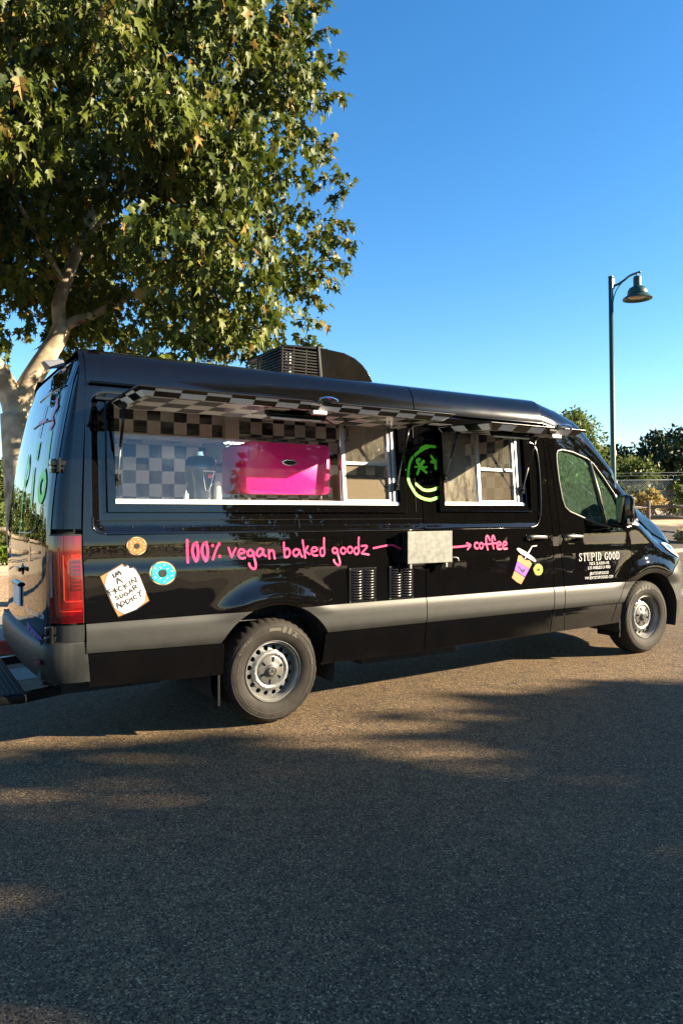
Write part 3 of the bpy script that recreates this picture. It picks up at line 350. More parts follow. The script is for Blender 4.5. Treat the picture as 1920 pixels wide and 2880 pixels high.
CROWN=json.loads("""{"clumps":[[-0.19,8.94,8.32,0.72],[-0.01,8.72,7.69,0.45],[-0.14,9.42,6.55,0.62],[0.12,6.52,11.88,0.45],[1.49,4.4,8.64,0.6],[1.45,7.93,8.95,0.63],[-1.2,4.26,6.0,0.72],[-1.65,4.96,8.53,0.49],[-2.92,7.35,10.68,0.49],[-3.35,9.16,6.92,0.67],[-1.5,7.01,11.89,0.53],[-0.47,6.46,7.77,0.63],[-2.48,10.25,6.46,0.43],[-3.96,9.71,4.72,0.27],[-2.25,10.61,10.37,0.7],[-3.39,7.87,10.54,0.54],[-1.57,5.04,8.13,0.41],[1.12,7.23,12.27,0.6],[-1.06,6.75,6.51,0.5],[-1.88,9.95,12.31,0.65],[-0.04,3.76,7.0,0.42],[-1.94,9.53,6.24,0.52],[1.36,9.12,11.9,0.44],[-2.98,10.33,9.06,0.62],[-3.62,8.43,9.76,0.41],[-1.88,5.07,6.33,0.74],[0.87,5.62,5.93,0.6],[3.29,5.33,8.44,0.22],[-3.78,9.79,7.0,0.56],[-2.77,8.8,12.21,0.55],[3.16,5.61,5.95,0.64],[0.04,7.27,12.89,0.36],[0.83,6.62,12.12,0.62],[1.35,5.14,8.51,0.65],[-0.03,9.29,8.73,0.57],[1.24,8.6,9.43,0.47],[1.38,4.2,5.78,0.56],[-2.81,9.06,7.18,0.57],[0.65,4.49,9.4,0.54],[-1.05,6.88,6.95,0.5],[-2.57,7.9,8.2,0.48],[-0.65,10.54,9.39,0.63],[-3.59,9.26,6.15,0.59],[0.24,6.12,6.43,0.53],[2.06,4.66,9.78,0.43],[-2.98,9.89,12.61,0.58],[-0.01,8.35,12.08,0.38],[-3.62,9.97,11.21,0.67],[0.45,8.84,7.84,0.66],[1.49,6.15,10.7,0.53],[1.22,6.8,8.29,0.68],[1.59,7.86,12.13,0.65],[-2.8,6.61,9.1,0.52],[0.64,9.13,6.01,0.5],[-1.06,8.85,12.96,0.54],[2.5,4.88,8.38,0.39],[1.99,5.3,11.08,0.27],[0.31,8.32,6.92,0.54],[0.99,5.19,5.23,0.54],[1.33,5.16,6.32,0.57],[0.84,8.0,11.95,0.58],[-0.83,9.41,8.6,0.4],[-3.16,9.68,11.79,0.72],[-1.75,10.15,9.41,0.43],[-0.2,5.19,10.26,0.54],[-1.7,9.12,6.32,0.47],[1.92,6.46,12.09,0.57],[0.35,7.78,4.83,0.58],[2.05,4.32,6.38,0.7],[1.49,8.42,10.9,0.45],[-2.83,9.04,10.76,0.65],[0.85,9.71,7.23,0.45],[-3.69,9.26,10.93,0.42],[0.4,9.47,6.44,0.57],[1.92,4.94,7.76,0.39],[2.65,4.5,7.76,0.45],[-2.27,5.51,7.6,0.61],[-2.51,10.03,9.32,0.65],[2.21,5.71,6.11,0.7],[-2.44,8.88,7.45,0.51],[-3.07,9.59,6.02,0.44],[-1.23,9.82,8.68,0.52],[-0.79,7.79,6.06,0.41],[0.75,4.2,4.85,0.74],[-3.07,9.95,11.31,0.54],[-2.37,8.87,9.51,0.42],[-1.07,10.51,9.02,0.53],[0.48,6.04,5.39,0.4],[0.23,7.51,7.41,0.52],[2.01,5.85,7.26,0.61],[-1.06,6.83,4.13,0.23],[-1.42,9.09,5.6,0.46],[-1.96,11.03,9.21,0.73],[-2.01,9.6,6.6,0.4],[-2.26,7.34,11.46,0.58],[-2.86,10.36,9.78,0.6],[-0.8,6.88,5.25,0.58],[-1.97,9.64,12.84,0.71],[-0.84,10.54,12.23,0.63],[-2.39,7.82,9.76,0.47],[1.44,7.34,11.8,0.63],[-1.92,5.34,7.23,0.61],[-1.83,7.48,5.46,0.72],[-0.97,8.27,8.62,0.46],[-2.93,9.13,4.67,0.46],[2.26,6.41,11.31,0.54],[0.7,8.8,6.42,0.72],[0.57,7.42,8.59,0.63],[-3.81,9.69,10.13,0.34],[-1.57,8.45,6.11,0.64],[-2.25,5.85,5.63,0.5],[-0.1,10.27,8.53,0.71],[-0.44,8.41,5.5,0.49],[2.1,7.14,8.57,0.41],[0.94,5.26,6.74,0.67],[-0.93,7.01,10.92,0.6],[1.37,4.66,4.09,0.48],[-3.1,9.99,10.54,0.39],[1.65,6.23,6.15,0.72],[-3.85,9.65,9.43,0.3],[0.25,3.93,6.44,0.64],[-0.42,8.91,12.65,0.65],[-2.56,8.93,11.14,0.54],[3.1,5.7,8.61,0.65],[2.03,5.68,11.01,0.4],[3.1,5.51,9.18,0.33],[2.96,6.12,8.64,0.53],[-0.58,9.29,12.09,0.43],[1.44,4.1,4.84,0.67],[-2.0,8.24,12.71,0.36],[-1.95,9.64,9.62,0.7],[-1.22,10.17,11.97,0.7],[1.14,4.37,6.12,0.57],[1.83,4.49,4.41,0.68],[1.43,8.8,9.05,0.71],[2.62,5.29,9.82,0.43],[0.23,7.2,11.55,0.69],[-1.03,9.19,6.86,0.42],[1.77,5.96,5.35,0.43],[-2.78,10.22,7.49,0.73],[-1.25,8.35,9.43,0.63],[-0.93,7.88,12.0,0.49],[0.78,6.08,11.2,0.61],[1.75,5.16,9.07,0.68],[-2.25,9.34,12.13,0.64],[-0.61,7.89,13.08,0.53],[1.95,5.23,10.06,0.74],[-1.59,4.68,7.57,0.62],[-2.3,5.77,8.05,0.49],[-2.75,10.0,5.96,0.71],[0.6,9.93,8.8,0.45],[1.07,5.06,3.67,0.59],[-2.31,9.36,12.77,0.47],[1.05,9.64,8.96,0.48],[0.94,8.83,5.52,0.45],[-0.06,9.44,10.33,0.67],[-3.66,8.92,10.71,0.4],[-2.94,8.3,8.71,0.5],[-0.28,3.7,7.51,0.62],[1.52,4.3,7.96,0.56],[-0.53,9.31,7.7,0.64],[-0.47,4.26,7.15,0.39],[0.99,7.14,9.09,0.52],[-1.78,4.48,5.65,0.41],[-2.05,7.45,9.41,0.53],[2.53,4.86,8.93,0.58],[-2.24,6.45,5.14,0.59],[-2.06,5.44,8.18,0.5],[-0.06,9.9,9.13,0.43],[0.16,9.48,12.66,0.49],[-2.44,8.88,4.98,0.51],[0.78,4.29,6.48,0.58],[-3.12,9.17,6.04,0.5],[1.58,6.01,11.47,0.64],[-2.1,8.91,6.76,0.67],[-2.48,10.14,11.8,0.43],[0.67,9.45,9.11,0.4],[0.06,6.17,8.35,0.59],[1.86,5.93,9.17,0.72],[-3.44,9.22,5.51,0.72],[0.64,9.89,9.61,0.69],[1.19,4.42,6.87,0.6],[-0.52,7.89,6.68,0.58],[1.7,4.6,9.61,0.56],[1.17,8.12,11.53,0.45],[-0.94,4.79,7.13,0.48],[2.43,6.27,11.03,0.43],[1.91,7.75,5.5,0.65],[-2.71,9.57,6.61,0.69],[-1.08,4.82,7.67,0.46],[-0.46,9.84,9.05,0.41],[-0.43,8.49,13.05,0.39],[1.47,5.25,10.01,0.47],[-0.62,7.58,12.14,0.46],[-3.44,7.92,8.35,0.62],[0.58,7.61,4.33,0.71],[-2.48,7.88,7.33,0.44],[0.92,7.85,6.02,0.55],[-1.29,9.55,10.19,0.41],[2.01,5.86,7.9,0.4],[-0.22,6.55,10.59,0.57],[-1.55,7.12,8.34,0.58],[0.64,8.24,10.84,0.55],[-2.28,9.62,10.96,0.64],[0.18,7.52,9.8,0.42],[-2.16,8.99,12.97,0.39],[-3.88,9.84,5.77,0.36],[-2.58,6.17,5.62,0.47],[3.18,5.52,5.26,0.41],[0.74,8.77,6.93,0.39],[-3.72,9.8,9.86,0.46],[2.24,5.53,4.33,0.62],[-0.11,8.6,9.36,0.74],[-2.85,9.04,8.17,0.49],[-3.73,9.3,7.11,0.48],[-2.01,8.39,12.92,0.27],[0.63,8.63,5.23,0.66],[-2.28,7.66,8.65,0.44],[-0.5,9.0,10.33,0.63],[-1.88,10.89,11.44,0.45],[-1.9,9.7,8.76,0.67],[0.77,5.78,8.86,0.63],[-2.93,8.27,5.65,0.48],[-1.12,6.84,6.15,0.47],[-0.42,6.59,5.99,0.67],[-1.69,10.12,11.83,0.63],[-3.42,9.94,9.14,0.7],[-0.63,10.02,8.03,0.66],[2.43,5.45,7.47,0.71],[-1.73,8.66,11.07,0.56],[-3.77,8.97,9.45,0.3],[-3.5,9.9,7.97,0.62],[1.01,5.4,9.57,0.39],[0.09,6.91,12.65,0.31],[0.48,8.83,5.68,0.67],[-1.76,4.37,6.03,0.63],[-0.01,8.58,5.22,0.53],[-0.06,9.65,11.49,0.4],[-3.1,8.47,9.39,0.65],[-2.86,8.99,10.09,0.46],[-2.7,6.71,8.34,0.54],[-3.38,8.77,11.68,0.48],[-3.29,8.55,8.87,0.72],[0.25,7.23,13.01,0.3],[-1.64,8.12,12.45,0.4],[-2.15,7.81,4.73,0.62],[-2.22,8.57,12.85,0.29],[1.17,6.69,12.4,0.59],[-3.41,10.26,8.72,0.4],[2.49,5.93,11.4,0.28],[-2.15,10.48,11.49,0.53],[-0.93,8.77,5.39,0.64],[-2.25,7.7,10.35,0.66],[-0.23,7.49,11.83,0.42],[-0.93,9.57,12.37,0.75],[2.08,7.59,4.93,0.66],[1.33,7.82,9.66,0.68],[-2.09,8.95,7.63,0.49],[-3.35,9.65,6.93,0.46],[-1.31,8.4,7.54,0.62],[-2.33,6.51,4.79,0.39],[0.68,6.68,3.59,0.27],[-2.17,5.94,6.58,0.42],[-0.48,6.46,8.53,0.62],[1.19,6.87,7.12,0.65],[0.62,7.33,12.71,0.47],[-0.11,6.23,9.47,0.67],[0.5,6.08,10.73,0.42],[0.94,7.33,4.8,0.74],[-3.28,9.64,10.78,0.42],[0.03,7.92,4.41,0.26],[1.0,7.6,11.54,0.41],[1.23,6.86,10.0,0.42],[1.89,8.29,6.85,0.39],[-3.07,8.37,6.13,0.51]],"shoots":[[2.91,4.92,8.89,3.21,4.64,9.12],[2.87,4.37,7.77,3.31,4.18,8.08],[2.99,4.85,8.56,3.31,4.52,8.71],[3.0,4.66,7.72,3.44,4.4,7.64],[3.15,5.05,7.8,3.28,4.65,7.56],[2.5,4.2,6.96,2.65,3.93,6.72],[2.76,4.37,6.7,3.16,4.33,6.93],[2.95,4.55,6.67,3.3,4.58,6.86],[2.9,4.53,6.28,3.24,4.17,6.4],[3.3,4.8,6.18,3.58,4.34,6.41],[3.59,5.19,6.13,4.1,5.11,6.08],[3.07,4.27,5.51,3.31,3.99,5.31],[3.36,5.02,5.64,3.78,4.96,5.32],[3.1,4.85,5.27,3.36,4.37,5.19],[3.23,4.99,5.11,3.36,4.59,4.96],[2.96,4.89,4.78,3.21,4.77,4.62],[3.09,5.38,4.53,3.47,5.24,4.52],[2.36,4.12,3.96,2.83,4.14,3.79],[2.63,5.33,4.0,2.85,5.25,3.76],[1.88,4.38,3.62,2.12,4.4,3.42],[2.71,4.7,8.91,3.11,4.59,8.98],[2.06,6.11,3.78,2.26,6.28,3.54],[0.08,5.63,3.72,0.1,5.81,3.4],[-0.84,6.89,4.12,-0.9,7.1,3.81],[-0.58,6.62,4.46,-0.67,6.63,4.14],[-0.97,6.97,4.54,-1.09,6.77,4.23]]}""")
# ================================================================== ground
def ground_mat(name,c1,c2,c3,s1,s2,bump,rough=.85,dist=.01,speck=0):
    m,t,b=new_mat(name); tc=N(t,'ShaderNodeTexCoord')
    n1=N(t,'ShaderNodeTexNoise'); n1.inputs['Scale'].default_value=s1; n1.inputs['Detail'].default_value=6
    n2=N(t,'ShaderNodeTexNoise'); n2.inputs['Scale'].default_value=s2; n2.inputs['Detail'].default_value=4
    for n in (n1,n2): t.links.new(tc.outputs['Object'],n.inputs['Vector'])
    def mr(src,a,b_,c,d):
        r=N(t,'ShaderNodeMapRange'); r.inputs[1].default_value=a; r.inputs[2].default_value=b_; r.inputs[3].default_value=c; r.inputs[4].default_value=d; t.links.new(src,r.inputs[0]); return r.outputs[0]
    m1=N(t,'ShaderNodeMix',data_type='RGBA'); m1.inputs[6].default_value=(*c1,1); m1.inputs[7].default_value=(*c2,1); t.links.new(mr(n1.outputs['Fac'],.35,.65,0,1),m1.inputs[0])
    m2=N(t,'ShaderNodeMix',data_type='RGBA'); m2.inputs[7].default_value=(*c3,1); t.links.new(m1.outputs[2],m2.inputs[6]); t.links.new(mr(n2.outputs['Fac'],.5,.72,0,1),m2.inputs[0])
    col=m2.outputs[2]; h=n2.outputs['Fac']
    if speck:
        v=N(t,'ShaderNodeTexVoronoi'); v.inputs['Scale'].default_value=speck; t.links.new(tc.outputs['Object'],v.inputs['Vector'])
        sp=N(t,'ShaderNodeSeparateColor'); t.links.new(v.outputs['Color'],sp.inputs[0])
        m3=N(t,'ShaderNodeMix',data_type='RGBA'); m3.inputs[7].default_value=(.48,.35,.19,1); t.links.new(col,m3.inputs[6]); t.links.new(mr(sp.outputs[0],.80,1.0,0,.8),m3.inputs[0])
        m4=N(t,'ShaderNodeMix',data_type='RGBA'); m4.inputs[7].default_value=(.012,.011,.011,1); t.links.new(m3.outputs[2],m4.inputs[6]); t.links.new(mr(sp.outputs[1],.5,.75,0,.92),m4.inputs[0])
        col=m4.outputs[2]
        md=N(t,'ShaderNodeMath',operation='SUBTRACT'); md.inputs[0].default_value=1; t.links.new(v.outputs['Distance'],md.inputs[1]); h=md.outputs[0]
    t.links.new(col,b.inputs['Base Color']); b.inputs['Roughness'].default_value=rough; b.inputs['Specular IOR Level'].default_value=.3
    bp=N(t,'ShaderNodeBump'); bp.inputs['Strength'].default_value=bump; bp.inputs['Distance'].default_value=dist; t.links.new(h,bp.inputs['Height']); t.links.new(bp.outputs[0],b.inputs['Normal'])
    MATS[name]=m; return m
ASPH=ground_mat('asphalt',(.118,.077,.040),(.176,.114,.058),(.074,.051,.029),.45,9,.5,.85,.005,150)
CONC=ground_mat('concrete',(.22,.21,.19),(.17,.16,.145),(.13,.12,.11),1.5,30,.2)
DIRT=ground_mat('dry_dirt',(.30,.215,.125),(.22,.155,.09),(.14,.10,.055),.5,14,.6)
MULC=ground_mat('bark_mulch',(.33,.215,.115),(.17,.105,.055),(.50,.38,.24),6,34,1.0,.9,.03)
def sheet(name,x0,y0,x1,y1,z,m): return structure(mesh_obj(name,[(x0,y0,z),(x1,y0,z),(x1,y1,z),(x0,y1,z)],[(0,1,2,3)],m))
sheet('ground',-400,-400,400,400,-.05,DIRT)
sheet('road',-80,-22,90,8.6,0,ASPH)
sheet('gutter',-40,2.60,60,3.15,.004,CONC)
def box_structure(name,a,b,m,bevel=.02): return structure(MB().box(a,b).build(name,m,bevel=bevel))
RK=mat('red_kerb_paint',(.30,.035,.03),.6,noise=.5,nscale=18)
box_structure('kerb',(-40,4.02,-.02),(10,4.17,.15),CONC)
box_structure('red_kerb_marking',(-6,4.010,-.01),(1.6,4.10,.153),RK,.018)
sheet('pavement',-40,4.16,10,6.10,.146,CONC)
for i in range(14): box_structure('pavement_joint',(-14+1.5*i,4.17,.144),(-13.985+1.5*i,6.1,.1475),mat('joint_dark',(.08,.075,.07),.9),0)
def hgt(x,y):
    a=.14*sstep(5.9,6.2,y) if x<10 else .14*sstep(8.3,9.2,y)
    return a+.62*sstep(9.0,13.5,y)*sstep(11,17,x)+.12*math.sin(x*.31+1)*math.sin(y*.27)*sstep(7,20,y)*.5
V=[];F=[]
xs=[-60+i*1.0 for i in range(141)]; ys=[6.05+j*.5 for j in range(40)]+[26+j*3.5 for j in range(22)]
for y in ys:
    for x in xs: V.append((x,y,hgt(x,y)-(.25 if (y<8.5 and x>=10) else 0)))
nx=len(xs)
for j in range(len(ys)-1):
    for i in range(nx-1): F.append((j*nx+i,j*nx+i+1,(j+1)*nx+i+1,(j+1)*nx+i))
tm,tt_,tb=new_mat('verge_ground')
# sandy path and bark mulch by place; bank shade painted as a dark band
def verge():
    t=tt_; tc=N(t,'ShaderNodeTexCoord'); sp=N(t,'ShaderNodeSeparateXYZ'); t.links.new(tc.outputs['Object'],sp.inputs[0])
    n=N(t,'ShaderNodeTexNoise'); n.inputs['Scale'].default_value=26; n.inputs['Detail'].default_value=5; t.links.new(tc.outputs['Object'],n.inputs['Vector'])
    big=N(t,'ShaderNodeTexNoise'); big.inputs['Scale'].default_value=.8; t.links.new(tc.outputs['Object'],big.inputs['Vector'])
    r=N(t,'ShaderNodeValToRGB'); e=r.color_ramp.elements; e[0].position=.32; e[0].color=(.10,.06,.03,1); e[1].position=.66; e[1].color=(.52,.38,.23,1); x=e.new(.5); x.color=(.30,.19,.10,1)
    t.links.new(n.outputs['Fac'],r.inputs[0])
    def band(ax,a,b,c,d):
        m=N(t,'ShaderNodeMapRange'); m.inputs[1].default_value=a; m.inputs[2].default_value=b; m.inputs[3].default_value=c; m.inputs[4].default_value=d
        ad=N(t,'ShaderNodeMath',operation='ADD'); sc=N(t,'ShaderNodeMath',operation='MULTIPLY'); sc.inputs[1].default_value=2.0; t.links.new(big.outputs['Fac'],sc.inputs[0]); t.links.new(sp.outputs[ax],ad.inputs[0]); t.links.new(sc.outputs[0],ad.inputs[1])
        t.links.new(ad.outputs[0],m.inputs[0]); return m.outputs[0]
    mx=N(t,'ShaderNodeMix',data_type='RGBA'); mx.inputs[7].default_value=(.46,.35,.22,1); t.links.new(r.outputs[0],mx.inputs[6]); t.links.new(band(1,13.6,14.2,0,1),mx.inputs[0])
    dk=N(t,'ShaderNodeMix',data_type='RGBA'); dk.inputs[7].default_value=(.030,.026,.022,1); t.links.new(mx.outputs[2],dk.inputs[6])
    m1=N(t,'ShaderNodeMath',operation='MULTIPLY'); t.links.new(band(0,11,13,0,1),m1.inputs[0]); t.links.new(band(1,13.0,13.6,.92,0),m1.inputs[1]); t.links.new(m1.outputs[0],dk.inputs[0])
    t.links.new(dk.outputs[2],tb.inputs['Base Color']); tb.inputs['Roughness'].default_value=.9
    bp=N(t,'ShaderNodeBump'); bp.inputs['Strength'].default_value=.9; bp.inputs['Distance'].default_value=.03; t.links.new(n.outputs['Fac'],bp.inputs['Height']); t.links.new(bp.outputs[0],tb.inputs['Normal'])
verge()
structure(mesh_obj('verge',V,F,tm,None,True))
box_structure('kerb',(10,8.55,-.02),(60,8.70,.14),CONC)
# ================================================================== the food truck (built in its own frame, slightly nose-down)
THETA=math.asin(.0702/4.325)
van=empty('food_truck',(0,0,0),(0,THETA,0))
tag(van,'black food truck van with raised checkered awnings and pink hand lettering','food truck')
WID=2.02
PROF=[(0,.05),(.33,.03),(.6,.0),(.9,.0),(1.35,.012),(2.35,.095),(2.45,.11),(2.55,.13),(2.65,.18)]
HR=(0,.385); HF=(4.325,.455)
def sd_rrect(x,z,x0,z0,x1,z1,r):
    qx=abs(x-(x0+x1)/2)-(x1-x0)/2+r; qz=abs(z-(z0+z1)/2)-(z1-z0)/2+r
    return math.hypot(max(qx,0),max(qz,0))+min(max(qx,qz),0)-r
STOP=[(2.85,2.39),(3.13,2.335),(3.35,2.27),(3.48,2.20),(3.77,1.98),(3.95,1.80),(4.06,1.66),(4.2,1.55),(4.4,1.40),(4.544,1.305),(4.70,1.245),(4.9,1.18),(5.15,1.09)]
def stop(x): return interp(x,STOP) if x>2.85 else 2.39
def side_y(x,z):
    y=interp(z,PROF)
    y+=.008*sstep(1.15,1.235,z)
    y+=.010*sstep(.01,-.05,sd_rrect(x,z,-1.285,1.414,2.755,2.33,.09)) if z>1.38 else 0
    for (cx,cz),r0,a,gw in ((HR,.55,.04,.085),(HF,.53,.046,.105)):
        d=math.hypot(x-cx,z-cz)
        if z>.78: y-=a*math.exp(-((d-r0)/gw)**2)*sstep(.78,.92,z)
    if x>4.72: y+=.36*((x-4.72)/.5)**2.2
    if x>3.0 and z>1.4: y+=.085*min(1.3,(x-3.0)/1.2)*min(1.2,(z-1.4)/.8)
    if x>3.9: 
        s=stop(x); y+=.13*sstep(s-.26,s+.06,z)**2
    return y
def smap(off=0.):
    return lambda u,v:(u,side_y(u,v)+off,v)
def rear_seam(z): return interp(z,[(.848,-1.340),(1.41,-1.352),(2.214,-1.321),(2.39,-1.312)])
def slide_seam(z): return interp(z,[(.40,2.858),(.54,2.864),(.85,2.880),(1.40,2.888),(2.267,2.835),(2.39,2.832)])
G=.004
# --- side panel with the large serving hatch
zs=[.852+i*(2.386-.852)/20 for i in range(21)]
BW=(-1.188,1.555,1.190,2.315); SW=(1.549,1.562,2.615,2.300)
arcR=arc(*HR,.497,math.degrees(math.asin((.852-.385)/.497)),180-math.degrees(math.asin((.852-.385)/.497)),28)
out=[(1.366,.852),(1.366,2.386)]+[(rear_seam(z)+G,z) for z in reversed(zs)]+list(reversed(arcR))
def winrect(w): return [(w[0],w[1]),(w[2],w[1]),(w[2],w[3]),(w[0],w[3])]
rx_=[(-1.30+.009*i,1.39+.022*j) for i in range(9) for j in range(45)]+[(-1.24+.03*i,1.40+.0095*j) for i in range(86) for j in range(9)]
panel('side_panel',out,[winrect(BW)],PAINT,van,smap(),.035,.025,extra=rx_)
# --- sliding door
out=[(1.374,.852)]+[(slide_seam(z)-G,z) for z in zs]+[(1.374,2.386)]
rx_=[(2.69+.009*i,1.39+.022*j) for i in range(10) for j in range(45)]+[(1.40+.03*i,1.40+.0095*j) for i in range(43) for j in range(9)]
sd=panel('sliding_door',out,[winrect(SW)],PAINT,van,smap(),.035,.025,extra=rx_)
# --- pillar and cab roof side
DS=[(2.892,2.214),(2.96,1.734),(2.986,1.40),(2.984,1.19),(3.010,1.0),(3.024,.852)]
DT=[(2.892,2.214),(3.10,2.222),(3.25,2.200),(3.483,2.127),(3.62,2.03),(3.75,1.915),(3.95,1.724),(4.005,1.62),(4.018,1.50)]
out=[(slide_seam(z)+G,z) for z in zs]+[(x,z-G) for x,z in STOP[:7]]+[(4.10,1.60),(4.022,1.505)]+[(x,z+G) for x,z in reversed(DT[1:-1])]+[(x-G,z) for x,z in DS]
panel('cab_side_pillar',out,[],PAINT,van,smap(),.04,.025)
# --- cab door with window
DF=[(4.018,1.50),(4.018,1.364),(4.023,1.0),(3.99,.93),(3.908,.852)]
CW_=[(3.02,2.135),(3.10,2.150),(3.25,2.135),(3.47,2.08),(3.56,2.03),(3.70,1.895),(3.84,1.735),(3.895,1.62),(3.905,1.44),(3.75,1.405),(3.57,1.428),(3.42,1.468),(3.27,1.515),(3.14,1.555),(3.075,1.60),(3.045,1.68),(3.015,1.85),(3.000,2.02),(3.002,2.10)]
out=[(x+G,z) for x,z in reversed(DS)]+[(x,z-G) for x,z in DT[1:-1]]+[(x-G,z) for x,z in DF]
cd=panel('cab_door',out,[CW_],PAINT,van,smap(),.035,.03)
# --- front fender
arcF=arc(*HF,.468,180-math.degrees(math.asin((.852-.455)/.468)),math.degrees(math.asin((.862-.455)/.468)),24)
out=[(x+G,z) for x,z in reversed(DF)]+[(x,z-G) for x,z in STOP[7:]]+[(5.15,1.046),(5.0,1.046),(4.85,1.040),(4.70,.955)]+list(reversed(arcF))
panel('front_fender',out,[],PAINT,van,smap(),.035,.03)
# --- grey cladding band
def clad_map(u,v): return (u,side_y(u,v)-.016*(1-min(1,abs((v-.742)/.106))**4)+.002,v)
def cl(name,x0,x1,z0=.64,z1=.846,al=None,ar=None,b0=None):
    o=[(x0,z0 if b0 is None else b0),(x1,z0)]
    if ar: o=[(x0,z0 if b0 is None else b0)]+ar
    else: o+=[(x1,z1)]
    o+= al if al else [(x0,z1)]
    return panel(name,o,[],CLAD,van,clad_map,.03,.03)
a1=math.degrees(math.asin((.64-.385)/.50)); a2=math.degrees(math.asin((.846-.385)/.50))
cl('cladding_strip',-1.332,0,ar=arc(*HR,.50,180-a1,180-a2,12),b0=.664)
panel('cladding_strip',[(1.366,.64),(1.366,.846)]+arc(*HR,.50,a2,a1,12),[],CLAD,van,clad_map,.03,.03)
cl('cladding_strip',1.374,2.874); cl('cladding_strip',2.884,3.019)
panel('cladding_strip',[(3.028,.64),(3.797,.64),(3.902,.846),(3.028,.846)],[],CLAD,van,clad_map,.03,.03)
b1=math.degrees(math.asin((.64-.455)/.47)); b2=math.degrees(math.asin((.846-.455)/.47))
panel('cladding_strip',[(3.806,.64)]+arc(*HF,.47,180-b1,180-b2,12)+[(3.911,.846)],[],CLAD,van,clad_map,.03,.03)
# --- lower black sills
def sill(x): return .400+.035*(x-.4)/3.3
def low(name,pts): return panel(name,pts,[],PAINT,van,smap(.004),.05,.03)
low('sill_panel',[(-1.312,.445),(-.60,.418),(-.405,.418),(-.405,.634),(-1.318,.658)])
low('sill_panel',[(.392,sill(.39)),(1.366,sill(1.37)),(1.366,.634),(.412,.634)])
low('sill_panel',[(1.374,sill(1.37)),(2.852,sill(2.86)),(2.866,.634),(1.374,.634)])
low('sill_panel',[(2.862,sill(2.86)),(3.046,sill(3.05)),(3.026,.634),(2.876,.634)])
low('sill_panel',[(3.054,sill(3.05)),(3.718,sill(3.72)),(3.79,.634),(3.034,.634)])
low('sill_panel',[(3.726,sill(3.72)),(3.86,.44),(3.875,.634),(3.80,.634)])
MB().tube([(.40,.045,.405),(2.0,.045,.418),(3.72,.045,.440)],.012,8).build('sill_edge',SATIN,van,True)
# --- dark inner skin behind the panel gaps
out=[(-1.30,.46),(-.52,.46),(-.52,.852)]+arc(*HR,.53,118,62,14)+[(.52,.852),(.52,.46),(3.75,.46),(3.78,.80)]+arc(*HF,.50,150,60,10)+[(4.62,1.05),(4.4,1.30),(4.1,1.48),(3.9,1.70),(3.75,1.88),(3.5,2.12),(3.2,2.28),(2.85,2.375),(-1.28,2.375)]
panel('inner_wall',out,[winrect((BW[0]+.03,BW[1]+.03,BW[2]-.03,BW[3]-.03)),winrect((SW[0]+.03,SW[1]+.03,SW[2]-.03,SW[3]-.03)),CW_],mat('dark_inner_wall',(.03,.03,.03),.7),van,smap(.034),.08,.02)

# --- rear: corner, tail lights, doors
KP=[(-1.352,0.0),(-1.40,.003),(-1.44,.010),(-1.475,.024),(-1.505,.047),(-1.53,.08),(-1.546,.125),(-1.557,.19),(-1.565,.28),(-1.572,.40),(-1.580,.60),(-1.584,.80),(-1.585,1.01)]
def leanz(z): return .07*max(0,(z-1.3)/.65)**1.6
def cap_off(z): return interp(z,[(2.39,0),(2.45,.007),(2.53,.03),(2.60,.085),(2.63,.175),(2.655,.295),(2.685,.495),(2.705,.905)])
NK=len(KP)-1
def rear_pt(t,z,off=0.,mirror=False):
    """t in 0..NK along the plan curve, z height, off outward"""
    i=min(NK-1,int(t)); f=t-i; x=lerp(KP[i][0],KP[i+1][0],f); y=lerp(KP[i][1],KP[i+1][1],f)
    ang=sstep(1.5,6.5,t)*PI/2; w=lerp(.35,1,sstep(0,6,t))
    if z<1.41: x+=.012*(1-t/NK)*sstep(1.41,.85,z)
    pr=interp(min(z,2.39),PROF)*(1-sstep(0,NK,t)*.9)
    o=cap_off(z)-off
    x+=leanz(min(z,2.45))*w+o*math.sin(ang); y+=pr+.008*sstep(1.15,1.235,z)*(1-sstep(0,4,t))+o*math.cos(ang)
    y=min(y,1.01)
    return (x,WID-y if mirror else y,z)
def rear_sheet(name,t0,t1,z0,z1,m,off=0.,nz=24,nt=20,mirror=False,zrows=None):
    zr=zrows or [lerp(z0,z1,i/nz) for i in range(nz+1)]
    rows=[[rear_pt(lerp(t0,t1,k/nt),z,off,mirror) for k in range(nt+1)] for z in zr]
    o=loft(name,rows,m,van,flip=not mirror)
    return o
capz=[.852+i*(2.39-.852)/26 for i in range(27)]+[2.42,2.45,2.49,2.53,2.565,2.60,2.615,2.63,2.6425,2.655]
for mir in (False,True):
    rear_sheet('rear_corner_panel',.15,4.85,0,0,PAINT,0,zrows=[z for z in capz if (z>=1.409 or mir) and z<=2.57],nt=18,mirror=mir)
    rear_sheet('rear_door',5.0,12,0,0,PAINT,.004,zrows=[.66,.70,.76]+[z for z in capz if z<=2.54],nt=30,mirror=mir)
    rear_sheet('roof_rear_edge',0,12,0,0,ROOFP,-.002,zrows=[z for z in capz if 2.52<z<=2.631],nt=36,mirror=mir)
    # inside backing so no light leaks through the gaps
    rear_sheet('rear_backing',0,12,.6,2.4,BLACKM,-.03,nz=12,nt=24,mirror=mir)
